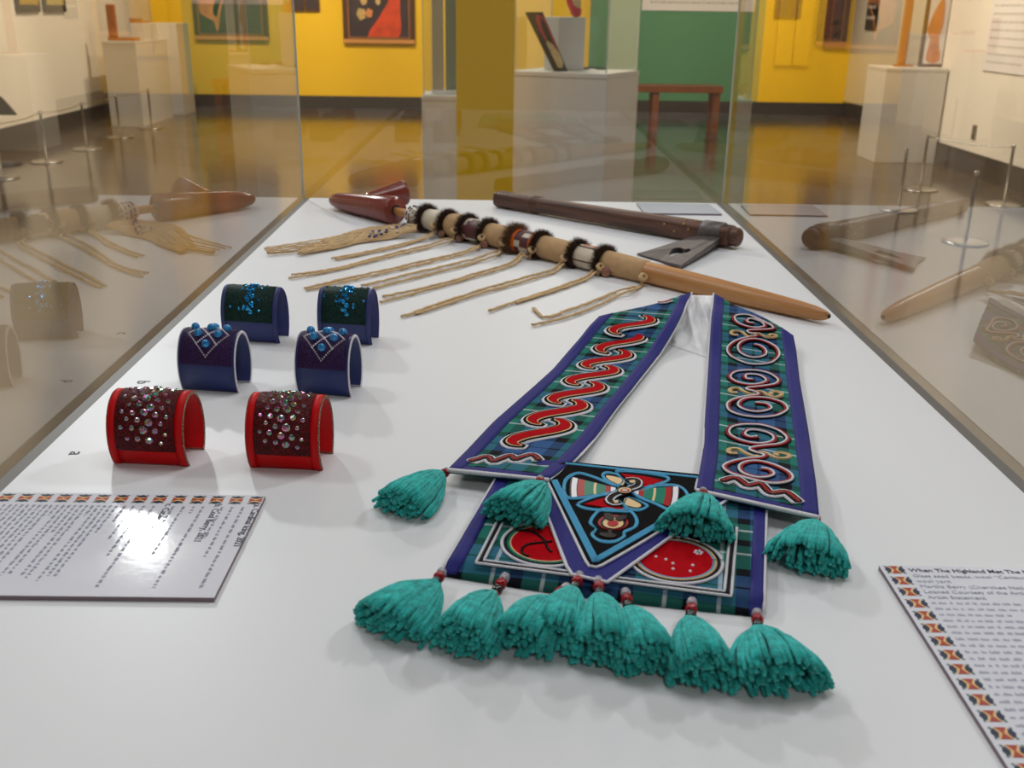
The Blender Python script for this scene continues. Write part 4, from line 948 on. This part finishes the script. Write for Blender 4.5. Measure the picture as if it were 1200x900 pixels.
for px, an in ((785, 20), (807, 35), (813, 12), (806, 70), (817, 72), (797, -10)):
    c = h0+hd*dist_px(px); a = math.radians(an); cc_, ss_ = math.cos(a), math.sin(a); m_ = (abs(cc_)**3.2+abs(ss_)**3.2)**(-1/3.2)
    MB().ball(c+sd*cc_*m_*.0197+nn*ss_*m_*.0197, .0026, 8, 5).build('brass_tack', M['brass'], axe, True)
e0, e1 = dist_px(824), dist_px(849)
head = MB().lathe(h0+hd*e0, h0+hd*e1, [(0, .0200), (.003, .0232), (e1-e0-.003, .0238), (e1-e0, .0205)], 28).build('axe_eye', M['iron'], axe, True)
# blade with its pierced drop: ring of quads between outline and hole, wedge thickness
def B3(x, y, z): return PX(720+x/6.667, 210+y/6.667, z)
out = [(690, 425), (760, 438), (832, 452), (755, 507), (675, 563), (600, 615), (520, 672), (435, 652), (350, 630), (265, 606), (176, 580), (300, 545), (430, 503), (560, 463)]
hole = [(595, 545), (600, 552), (585, 566), (560, 574), (525, 580), (480, 590), (440, 602), (425, 592), (430, 570), (455, 546), (500, 530), (530, 532), (553, 548), (578, 541)]
def sl_(x, y): return min(1, max(0, ((x-348)*412-(y-626)*188)/(412**2+188**2)))
def zt(x, y): return DECK+.004+.018*sl_(x, y)
vs = []; N = len(out)
order = list(range(N))
for (x, y) in out: vs.append(B3(x, y, zt(x, y)))
for (x, y) in hole: vs.append(B3(x, y, zt(x, y)))
def thk(q): return .0025+.009*sl_(*q)
vs += [v-Vector((0, 0, min(thk(q), v.z-DECK-.0008))) for v, q in zip(vs[:2*N], out+hole)]
fs = []
for i in range(N):
    j = (i+1) % N; fs += [(i, N+i, N+j, j), (2*N+i, 2*N+j, 3*N+j, 3*N+i), (i, j, 2*N+j, 2*N+i), (N+i, 3*N+i, 3*N+j, N+j)]
MB().add(vs, fs).build('blade', M['iron'], axe)
k0, k1 = h0+hd*(hl-.002), h0+hd*(hl+.016)
MB().lathe(k0, k1, [(0, .0175), (.003, .0178), (.014, .0182), (.017, .0165), (.018, .013)], 26).build('handle_end', M['axe_wood'], axe, True)
# ================================================================ the gallery beyond the glass
def boxthing(name, corners, z0, z1, label, cat, m, group=None):   # footprint polygon at floor
    c = sum((Vector(p) for p in corners), Vector((0, 0)))/len(corners)
    t = thing(name, (c.x, c.y, z0), label, cat, group)
    return t, c
def pedestal(foot, h, label, m='ped', cap=True, group=None):
    t, c = boxthing('pedestal', foot, 0, h, label, 'pedestal', m, group)
    MB().prism([tuple(p) for p in foot], 0, h-.03).build('body', M[m], t, bevel=.004)
    ins = [tuple(Vector(p)+(Vector(p)-c)*.012) for p in foot]
    MB().prism(ins, h-.03, h).build('top_board', M[m], t, bevel=.004)
    return t, c
def vitrine(foot, z0, h, label):
    c = sum((Vector(p) for p in foot), Vector((0, 0)))/len(foot)
    t = thing('glass_cover', (c.x, c.y, z0), label, 'glass cover'); n = len(foot)
    for i in range(n):
        a, b = Vector(foot[i]), Vector(foot[(i+1) % n]); d = (b-a).normalized(); q = Vector((-d.y, d.x)); q = q if q.dot(c-a) > 0 else -q
        a2, b2 = a+d*.008, b-d*.008
        g = MB().prism([tuple(a2), tuple(b2), tuple(b2+q*.006), tuple(a2+q*.006)], z0, z0+h).build('glass_pane', M['glass'], t)
        MB().prism([tuple(a+q*.001), tuple(a+d*.006+q*.001), tuple(a+d*.006+q*.006), tuple(a+q*.006)], z0, z0+h).build('glass_joint', M['glass_edge'], t)
    return t
# --- central pedestal, turned to show two faces
zP = .967
k0, k1, k2 = PX(712, 86.7, zP), PX(600.5, 82.7, zP), PX(749, 82.3, zP)
k3 = k1+(k2-k0)
foot = [(p.x, p.y) for p in (k1, k0, k2, k3)]
pedestal(foot, zP, 'square white pedestal turned at an angle beside the yellow column')
inner = [tuple(Vector(p)+(Vector((sum(q[0] for q in foot)/4, sum(q[1] for q in foot)/4))-Vector(p))*.03) for p in foot]
vitrine(inner, zP+.0005, .9, 'tall clear glass cover on the angled white pedestal')
kc = (k1+k2)/2; ym = kc.y+.0
def quadbox(name, t, px0, py0, px1, py1, y, th, m, z0=None):
    a, b = WY(px0, py0, y), WY(px1, py1, y); return MB().box((min(a.x, b.x), y, min(a.z, b.z) if z0 is None else z0), (max(a.x, b.x), y+th, max(a.z, b.z))).build(name, M[m], t)
M['riser'] = mat('riser_grey_white', (205, 202, 202), .6); M['black_board'] = mat('black_board', (22, 20, 24), .6); M['pink'] = mat('pink_beads', (190, 40, 80), .5); M['cream'] = mat('cream_hide', (214, 186, 140), .7, noise=.25, nscale=60)
M['red_item'] = mat('red_cloth', (200, 20, 40), .6); M['bright_card'] = mat('bright_card', (228, 228, 236), .5)
# riser
a, b = WY(641, 40, ym), WY(677, 40, ym); zr = WY(660, 20, ym).z
rs = thing('riser_block', ((a.x+b.x)/2, ym, zP+.001), 'grey white riser block under the glass cover, behind the leaning board', 'riser')
Mr = Matrix.Translation(((a.x+b.x)/2+.02, ym+.08, 0)) @ Matrix.Rotation(math.radians(32), 4, 'Z')
MB().box((-.10, -.075, zP+.001), (.10, .075, zr), M=Mr).build('block', M['riser'], rs, bevel=.003)
MB().box((.1005, -.072, zr-.115), (.1025, .072, zr-.012), M=Mr).build('caption_card', M['bright_card'], rs)
# leaning black board with beaded figure
Y0 = k1.y-.03
lb0, lb1, lb2, lb3 = WY(650.5, 80, Y0), WY(666, 79, Y0), WY(636, 14, Y0+.03), WY(616.5, 14, Y0+.03)
bz = zP+.002
lb = thing('leaning_board', (lb0.x, lb0.y, bz), 'black board with a pink and cream beaded piece, leaning under the glass cover', 'display board')
pl = [Vector((lb0.x, lb0.y, bz)), Vector((lb1.x, lb1.y+.05, bz)), Vector((lb2.x, lb2.y+.05, lb2.z)), Vector((lb3.x, lb3.y, lb3.z))]
nrm = (pl[1]-pl[0]).cross(pl[3]-pl[0]).normalized(); nrm = nrm if nrm.dot(CAM_P-pl[0]) > 0 else -nrm
MB().add(pl+[p-nrm*.012 for p in pl], [(0, 1, 2, 3), (7, 6, 5, 4), (0, 4, 5, 1), (1, 5, 6, 2), (2, 6, 7, 3), (3, 7, 4, 0)]).build('board', M['black_board'], lb)
def onb(u, v): return (pl[0].lerp(pl[1], u)).lerp(pl[3].lerp(pl[2], u), v)+nrm*.004
def bp(pts, m, name): w_ = [onb(*p) for p in pts]; n = len(w_); MB().add(w_+[p-nrm*.004 for p in w_], [tuple(range(n)), tuple(range(2*n-1, n-1, -1))]+[(i, (i+1) % n, n+(i+1) % n, n+i) for i in range(n)]).build(name, M[m], lb)
bp([(.35, .06), (.62, .05), (.86, .12), (.92, .28), (.7, .46), (.42, .52), (.3, .45)], 'cream', 'cream_figure')
bp([(.32, .52), (.48, .54), (.5, .75), (.72, .93), (.55, .96), (.34, .86), (.28, .7)], 'pink', 'pink_figure'); bp([(.72, .93), (.86, .8), (.84, .5), (.9, .35), (.98, .4), (.98, .8), (.86, .94)], 'pink', 'pink_figure')
# small red moccasin on the riser
Ym2 = ym+.06; s0, s1 = WY(664, 17, Ym2), WY(680, 17, Ym2)
mo = thing('moccasin', ((s0.x+s1.x)/2, Ym2, zr+.001), 'red piece with a tan upper standing on the riser block', 'footwear')
mcx = (s0.x+s1.x)/2+.01
MB().lathe((mcx-.06, Ym2+.03, zr+.19), (mcx+.02, Ym2, zr+.002), [(0, .018), (.05, .03), (.12, .036), (.18, .034), (.205, .02)], 16).build('red_body', M['red_item'], mo, True)
MB().lathe((mcx-.02, Ym2-.005, zr+.17), (mcx+.018, Ym2-.012, zr+.05), [(0, .016), (.05, .026), (.10, .026), (.125, .012)], 14).build('tan_upper', M['cream'], mo, True)
# dark rings lying on the pedestal
for i, (px, py) in enumerate(((684, 79.5), (694, 78.5), (704, 79.8))):
    c = PX(px, py, zP+.01); rr = [.035, .028, .03][i]
    o = MB().tube([(c.x+math.cos(a_)*rr, c.y+math.sin(a_)*rr, zP+.007) for a_ in [2*math.pi*k/20 for k in range(20)]], .0055, 6, closed=True).build('bracelet', M['dark'], None, True)
    setp(o, ('larger thin dark bracelet lying against the riser block', 'smallest thin dark bracelet, between the other two by the riser block', 'thin dark bracelet lying nearest the pedestal corner')[i], 'bracelet', 'dark bracelets on the angled pedestal')
# --- low pedestal left of the column
yv = 6.75
a, b = WY(494, 110, yv), WY(556, 110, yv); zv = WY(500, 112, yv).z
foot = [(a.x, yv), (b.x, yv), (b.x+.02, yv+.4), (a.x+.02, yv+.4)]
pedestal(foot, zv, 'low white pedestal partly behind the yellow column'); 
vitrine([(a.x+.01, yv+.012), (b.x-.01, yv+.012), (b.x, yv+.388), (a.x+.03, yv+.388)], zv+.0005, .9, 'clear glass cover on the low white pedestal')
ob = thing('draped_textile', (a.x+.1, yv+.2, zv+.001), 'pale textile hanging beside a grey panel under glass on the low pedestal', 'textile')
MB().box((a.x+.055, yv+.2, zv+.0205), (a.x+.13, yv+.215, zv+.70)).build('cloth', mat('pale_tan_cloth', (176, 162, 138), .8), ob); MB().box((a.x+.14, yv+.24, zv+.0205), (a.x+.27, yv+.25, zv+.70)).build('panel', mat('grey_green', (138, 150, 132), .6), ob)
MB().box((a.x+.05, yv+.19, zv+.001), (a.x+.28, yv+.26, zv+.02)).build('foot', M['lining'], ob)
# --- bench
M['bench'] = mat('bench_wood', (140, 80, 42), .4, noise=.2, nscale=12)
yb_ = 12.25; zt_ = WY(800, 101, yb_).z
bx0, bx1 = WY(706, 104, yb_).x, WY(848, 104, yb_).x
be = thing('bench', ((bx0+bx1)/2, yb_, 0), 'brown wooden bench before the green wall', 'bench')
MB().box((bx0, yb_, zt_-.075), (bx1, yb_+.4, zt_)).build('seat', M['bench'], be, bevel=.006)
for x in (bx0+.08, WY(770, 104, yb_).x, bx1-.06):
    for y in (yb_+.03, yb_+.33): MB().box((x-.035, y, 0), (x+.035, y+.06, zt_-.0755)).build('leg', M['bench'], be)
# --- text panel on green wall
M['panel_white'] = mat('panel_white', (228, 220, 216), .6); M['panel_ink'] = mat('panel_ink', (186, 178, 168), .7)
def textpanel(name, label, O, ex_, ez_, w_, h_, nrm_, rows, dark=False, lab_cat='sign'):
    O, ex_, nrm_ = Vector(O), Vector(ex_), Vector(nrm_); up = Vector((0, 0, 1))
    t = thing(name, tuple(O), label, lab_cat); q = [O, O+ex_*w_, O+ex_*w_+up*h_, O+up*h_]
    def slab(qs, d0, d1, m, nm): vs = [p+nrm_*d1 for p in qs]+[p+nrm_*d0 for p in qs]; MB().add(vs, [(0, 1, 2, 3), (7, 6, 5, 4), (0, 4, 5, 1), (1, 5, 6, 2), (2, 6, 7, 3), (3, 7, 4, 0)]).build(nm, m, t)
    slab(q, .001, .012, M['dark' if dark else 'panel_white'], 'board'); rnd = random.Random(len(label)); mb = MB()
    for i in range(rows):
        z = h_*(1-(i+1)/(rows+1)); l = w_*rnd.uniform(.55, .86) if i % 5 == 4 else w_*.86; x = w_*.07
        while x < l:
            wd = rnd.uniform(.02, .07)*min(1, w_); p = O+ex_*x+up*z+nrm_*.0125; qs = [p, p+ex_*wd, p+ex_*wd+up*h_*.26/rows, p+up*h_*.26/rows]
            mb.add([v for v in qs], [(0, 1, 2, 3)]); x += wd+.014
    mb.build('text_rows', M['panel_white' if dark else 'panel_ink'], t); return t
g0, g1 = WY(752, 12, YB), WY(884, 13, YB)
textpanel('wall_text_panel', 'white text panel high on the green wall', (g0.x, YB, g0.z), (1, 0, 0), 0, g1.x-g0.x, .9, (0, -1, 0), 9)
# --- paintings on the yellow wall
M['frame_wood'] = mat('frame_brown', (84, 48, 24), .4); M['gilt'] = mat('frame_gilt', (226, 158, 86), .35, .25); M['canvas'] = mat('canvas_dark', (58, 42, 44), .6, noise=.35, nscale=3)
M['paint_red'] = mat('paint_red', (212, 66, 14), .6, noise=.25, nscale=8); M['paint_pale'] = mat('paint_pale', (206, 170, 100), .6, noise=.3, nscale=12); M['paint_flesh'] = mat('paint_flesh', (206, 128, 72), .6, noise=.25, nscale=8)
M['canvas_grey'] = mat('canvas_umber', (74, 62, 52), .6, noise=.25, nscale=3)
def painting(px0, px1, pyb, hgt, label, canvas, shapes):
    a, b = WY(px0, pyb, YB), WY(px1, pyb, YB); z0 = a.z; w_ = b.x-a.x; y = YB
    t = thing('framed_painting', (a.x+w_/2, y, z0), label, 'painting'); fw = .085
    MB().box((a.x+fw*.6, y-.03, z0+fw*.6), (b.x-fw*.6, y-.002, z0+hgt-fw*.6)).build('canvas', M[canvas], t)
    for nm, c0, c1 in (('frame_side', (a.x, y-.05, z0), (a.x+fw, y-.002, z0+hgt)), ('frame_side', (b.x-fw, y-.05, z0), (b.x, y-.002, z0+hgt)), ('frame_rail', (a.x+fw, y-.05, z0), (b.x-fw, y-.002, z0+fw)), ('frame_rail', (a.x+fw, y-.05, z0+hgt-fw), (b.x-fw, y-.002, z0+hgt))): MB().box(c0, c1).build(nm, M['frame_wood'], t, bevel=.01)
    MB().box((a.x+.005, y-.062, z0+.004), (b.x-.005, y-.0505, z0+.055)).build('gilt_rail', M['gilt'], t); 
    for c0, c1 in (((a.x+fw-.02, y-.056, z0+fw-.02), (b.x-fw+.02, y-.0505, z0+fw)), ((a.x+fw-.02, y-.056, z0+fw), (a.x+fw, y-.0505, z0+hgt-fw)), ((b.x-fw, y-.056, z0+fw), (b.x-fw+.02, y-.0505, z0+hgt-fw))): MB().box(c0, c1).build('inner_moulding', mat('moulding', (150, 96, 52), .4) if 'moulding' not in bpy.data.materials else bpy.data.materials['moulding'], t)
    for pts, m in shapes:
        sp = smooth_path([Vector((a.x+fw+(w_-2*fw)*u, 0, z0+fw+(w_-2*fw)*v)) for u, v in pts], .05, True); n = len(sp)
        vs = [Vector((p.x, y-.0325, p.z)) for p in sp]+[Vector((p.x, y-.0302, p.z)) for p in sp]
        MB().add(vs, [tuple(range(n)), tuple(range(2*n-1, n-1, -1))]+[(i, (i+1) % n, n+(i+1) % n, n+i) for i in range(n)]).build('painted_shape', M[m], t)
    return t
painting(403.5, 487, 50.5, 1.5, 'gilt framed dark painting with a large red drapery on the yellow wall', 'canvas',
         [([(.30, .0), (.34, .10), (.48, .28), (.58, .44), (.66, .56), (.70, .75), (.84, .75), (.86, .4), (.82, .0)], 'paint_red'), ([(.12, .36), (.16, .46), (.26, .44), (.27, .30), (.18, .26)], 'paint_pale'), ([(.27, .38), (.32, .46), (.40, .42), (.38, .32), (.30, .31)], 'paint_flesh'), ([(.2, .55), (.22, .7), (.3, .7), (.3, .53), (.24, .5)], 'paint_pale'), ([(.45, .55), (.47, .75), (.52, .75), (.53, .54), (.49, .5)], 'paint_pale')])
painting(229.5, 316, 46.5, 1.5, 'gilt framed umber painting with warm flesh tones on the yellow wall', 'canvas_grey',
         [([(.0, .62), (.02, .30), (.12, .24), (.22, .20), (.27, .02), (.3, .1), (.36, .4), (.5, .8), (.2, .9)], 'paint_flesh'), ([(.22, .30), (.28, .24), (.33, .42), (.42, .62), (.3, .6)], 'paint_red')])
a = WY(341, 12, YB)
for px0, px1, lbl in ((344, 357, 'small dark framed picture on the yellow wall, by the umber painting'), (358, 375, 'small brown framed picture on the yellow wall, between the two large paintings')):
    a, b = WY(px0, 13, YB), WY(px1, 11, YB); t = thing('small_picture', ((a.x+b.x)/2, YB, a.z), lbl, 'picture')
    MB().box((a.x, YB-.03, a.z), (b.x, YB-.002, a.z+.4)).build('frame', M['frame_wood'], t); MB().box((a.x+.025, YB-.034, a.z+.03), (b.x-.025, YB-.0305, a.z+.37)).build('picture_face', M['canvas'], t)
# painting at the right end, then a wall reflection built as a yellow panel
painting(954, 990, 53.5, 1.5, 'red brown painting in a gilt frame on the yellow wall beyond the side glass', 'canvas', [([(.1, .1), (.1, 2), (.9, 2), (.9, .1)], 'maroon'), ([(.45, .72), (.5, 1.0), (.85, 1.0), (.85, .72)], 'paint_pale'), ([(.6, .12), (.62, .3), (.85, .4), (.88, .1)], 'paint_pale')])
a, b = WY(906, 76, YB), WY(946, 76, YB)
bn = thing('reflection_panel', ((a.x+b.x)/2, YB, a.z), 'split yellow panel standing in for a reflection of the lit wall at the end of the green wall', 'panel')
M['reflected_wall'] = mat('reflected_wall_yellow', (250, 196, 0), .5)  # reflected glow of the lit wall, put into the panel's colour
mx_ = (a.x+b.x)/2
for x0, x1 in ((a.x, mx_-.01), (mx_+.01, b.x)): MB().box((x0, YB-.06, a.z), (x1, YB-.03, 2.6)).build('leaf', M['reflected_wall'], bn)
MB().box((a.x+.02, YB-.029, 2.2), (b.x-.02, YB-.001, 2.3)).build('added_rail', M['dark'], bn)
# --- left wall pictures, pedestals, stanchions
def on_left(px, py):             # point on the left wall seen at a pixel
    r = ray(px, py); return CAM_P+r*((XL-CAM_P.x)/r.x)
M['pic_ochre'] = mat('picture_ochre', (170, 138, 30), .6, noise=.2, nscale=6); M['pic_olive'] = mat('picture_olive', (176, 156, 84), .6, noise=.2, nscale=6)
for px0, px1, m_, lbl in ((18, 45, 'pic_ochre', 'dark framed ochre picture on the white side wall'), (50, 75, 'pic_olive', 'dark framed pale olive picture on the white side wall')):
    a, b = on_left(px0, 14), on_left(px1, 14.5); t = thing('small_picture', (XL, (a.y+b.y)/2, a.z), lbl, 'picture'); y0, y1 = min(a.y, b.y), max(a.y, b.y); z = (a.z+b.z)/2
    MB().box((XL+.001, y0, z), (XL+.03, y1, z+.55)).build('frame', M['dark'], t); MB().box((XL+.0305, y0+.05, z+.07), (XL+.034, y1-.05, z+.48)).build('picture_face', M[m_], t)
p0, p1 = PX(128, 146.5, 0), PX(158, 149.5, 0)
zA = 1.0
A0, A1 = WY(119, 48, 11.9), WY(158, 48, 11.9); zA = A0.z
foot = [(A0.x, 11.9), (A1.x, 11.9), (A1.x+.0, 13.0), (A0.x, 13.0)]
pedestal(foot, zA, 'wide white pedestal with orange objects near the left wall corner')
fb0, fb1 = WY(174, 27, 13.3), WY(206, 27, 13.3)
pedestal([(fb0.x, 13.3), (fb1.x, 13.3), (fb1.x, 13.8), (fb0.x, 13.8)], fb0.z, 'tall narrow white pedestal behind the wide one before the yellow wall')
M['orange_wood'] = mat('orange_wood', (186, 112, 52), .5)
c = thing('orange_carving', (A0.x+.12, 12.05, zA+.001), 'upright orange wooden carving on the wide white pedestal', 'carving')
q0, q1 = WY(125, 42, 12.0), WY(133, 5, 12.0)
MB().box((q0.x, 12.0, zA+.001), (q1.x, 12.1, zA+.03)).box((q0.x+.012, 12.02, zA+.03), (q1.x-.01, 12.08, q1.z)).build('upright', M['orange_wood'], c, bevel=.01); MB().box((q1.x+.001, 12.0, zA+.001), (WY(157, 42, 12.0).x, 12.2, zA+.035)).build('foot_board', M['orange_wood'], c, bevel=.008)
rb0, rb1 = WY(152, 44, 12.3), WY(187, 44, 12.3)
t = thing('riser_block', ((rb0.x+rb1.x)/2, 12.45, zA+.001), 'white riser block on the wide white pedestal', 'riser'); zr2 = WY(160, 27, 12.3).z
MB().box((rb0.x, 12.3, zA+.001), (A1.x-.02, 12.75, zr2)).build('block', M['ped'], t, bevel=.004)
t = thing('orange_tray', (rb0.x+.1, 12.4, zr2+.001), 'flat orange wooden tray on the white riser block', 'tray')
MB().box((rb0.x+.01, 12.32, zr2+.001), (A1.x-.04, 12.6, zr2+.02)).build('tray_base', M['orange_wood'], t); MB().box((rb0.x+.01, 12.32, zr2+.0205), (A1.x-.04, 12.34, zr2+.05)).build('tray_rim', M['orange_wood'], t)
def stanchion(px, py, label, group, h=.42):
    b = PX(px, py, 0); t = thing('stanchion', (b.x, b.y, 0), label, 'barrier post', group)
    MB().lathe((b.x, b.y, .0005), (b.x, b.y, .02), [(0, .135), (.006, .138), (.012, .12), (.0195, .03)], 28).build('base_disc', M['steel'], t, True)
    MB().lathe((b.x, b.y, .02), (b.x, b.y, h), [(0, .011), (h-.03, .011), (h-.02, .014)], 12).build('post', M['steel'], t, True)
    MB().lathe((b.x, b.y, h), (b.x, b.y, h+.02), [(0, .014), (.01, .017), (.02, .008)], 12).build('post_cap', M['steel'], t, True)
    return b+Vector((0, 0, h))
def cord(pts, label):
    p = []
    for a, b in zip(pts, pts[1:]): p += [a.lerp(b, k/8)-Vector((0, 0, .02*math.sin(math.pi*k/8))) for k in range(8)]
    setp(MB().tube(p+[pts[-1]], .004, 6).build('barrier_cord', M['steel'], None, True), label, 'cord')
gl = 'low barrier posts along the left wall'; gr = 'low barrier posts along the right wall'
lt = [stanchion(*q, '%s low steel barrier post from the slanted reading stand' % o, gl) for o, q in zip(('first', 'second', 'third', 'fourth', 'fifth'), ((2, 209), (55, 190), (102, 175), (141, 161), (178, 150.5)))]
cord(lt, 'thin grey barrier cord strung along the left wall posts')
rt = [stanchion(*q, l, gr) for l, q in zip(('uncorded low steel post standing nearest the side glass of the case', 'uncorded low steel post between the lone post and the right wall pedestal', 'corded low steel post before the right wall pedestal', 'corded low steel post below the tall text panel on the right wall'), ((1131, 284), (1053, 246), (1078, 222.5), (1176, 240)))]
cord([rt[2], rt[3]], 'thin grey barrier cord strung along the right wall')
# reading stand at the left edge
b = PX(4, 193, 0); t = thing('reading_stand', (b.x, b.y, 0), 'slanted green reading panel on a dark floor stand before the left wall', 'stand')
MB().lathe((b.x, b.y, .0005), (b.x, b.y, .02), [(0, .15), (.012, .15), (.0195, .1)], 24).build('base_disc', M['dark'], t, True)
pz = WY(2, 128, b.y).z
MB().lathe((b.x-.05, b.y, .02), (b.x-.05, b.y, pz), [(0, .015), (pz-.02, .015)], 12).build('post', M['dark'], t, True)
e1 = WY(10, 128, b.y); Ms = Matrix.Translation((e1.x-.22, b.y, pz+.03)) @ Matrix.Rotation(math.radians(-35), 4, 'X')
MB().box((-.22, -.12, 0), (.22, .16, .015), M=Ms).build('panel_back', M['dark'], t); MB().box((-.20, -.10, .0155), (.20, .14, .018), M=Ms).build('panel_face', mat('panel_green', (150, 160, 132), .5), t)
# --- right wall
a, b = PX(1018, 182.5, 0), PX(1104, 186, 0); zR = WY(1020, 76, a.y).z
xa, xb = WY(1018, 76, a.y).x, XR-.02
ya = a.y
pedestal([(xa, ya-.5), (xb, ya-.5), (xb, ya+.02), (xa, ya+.02)], zR, 'white pedestal against the right wall with a framed picture on it')
yp = ya-.3
fa, fb = WY(1077, 74, yp), WY(1107, 74, yp)
t = thing('framed_picture', ((fa.x+fb.x)/2, yp, zR+.001), 'dark framed picture of an orange figure standing on the right wall pedestal', 'picture')
MB().box((fa.x, yp, zR+.001), (fb.x, yp+.03, zR+.75)).build('frame', M['frame_wood'], t); MB().box((fa.x+.03, yp-.004, zR+.03), (fb.x-.03, yp-.0005, zR+.72)).build('picture_face', M['panel_white'], t)
mm_ = (fa.x+fb.x)/2
sp = smooth_path([Vector((mm_+x, 0, zR+z)) for x, z in ((-.06, .06), (-.05, .25), (-.09, .33), (-.02, .55), (.03, .6), (.05, .4), (.03, .25), (.06, .06))], .03, True); n = len(sp)
MB().add([Vector((p.x, yp-.008, p.z)) for p in sp]+[Vector((p.x, yp-.0045, p.z)) for p in sp], [tuple(range(n)), tuple(range(2*n-1, n-1, -1))]+[(i, (i+1) % n, n+(i+1) % n, n+i) for i in range(n)]).build('painted_shape', M['paint_flesh'], t)
fa, fb = WY(1052, 73, yp), WY(1064, 73, yp)
t = thing('wooden_staff', ((fa.x+fb.x)/2, yp, zR+.001), 'upright orange brown wooden staff on the right wall pedestal', 'staff')
MB().box((fa.x+.01, yp+.02, zR+.02), (fb.x-.01, yp+.06, zR+.95)).build('shaft', M['orange_wood'], t, bevel=.01); MB().box((fa.x-.01, yp, zR+.001), (fb.x+.06, yp+.09, zR+.0195)).build('foot', M['orange_wood'], t, bevel=.005)
def on_right(px, py, X): r = ray(px, py); return CAM_P+r*((X-CAM_P.x)/r.x)
a, b = on_right(1152, 82, XR), on_right(1205, 85, XR)
textpanel('wall_text_panel', 'tall white text panel on the right white wall', (XR, a.y, a.z), (0, -1, 0), 0, max(.5, abs(a.y-b.y)), .95, (-1, 0, 0), 14)
a, b = on_right(1014, 35, XR2), on_right(1027, 35, XR2)
textpanel('wall_sign', 'narrow dark sign with pale lettering on the far white wall', (XR2, a.y, a.z), (0, -1, 0), 0, max(.14, abs(a.y-b.y)), .9, (-1, 0, 0), 6, True)
M['outlet'] = mat('outlet_dark', (110, 92, 74), .5)
for (px, py, X, lbl) in ((1142, 155, XR, 'small dark wall socket low on the right white wall'), (986, 115, XR2, 'small dark wall socket on the far white wall')):
    a = on_right(px, py, X); t = thing('wall_socket', (X, a.y, a.z), lbl, 'socket')
    MB().box((X-.008, a.y-.04, a.z-.06), (X-.0005, a.y+.04, a.z+.06)).build('plate', M['outlet'], t); 
    for s in (-.03, .03): MB().box((X-.011, a.y-.015, a.z+s-.012), (X-.0085, a.y+.015, a.z+s+.012)).build('socket_face', M['dark'], t)
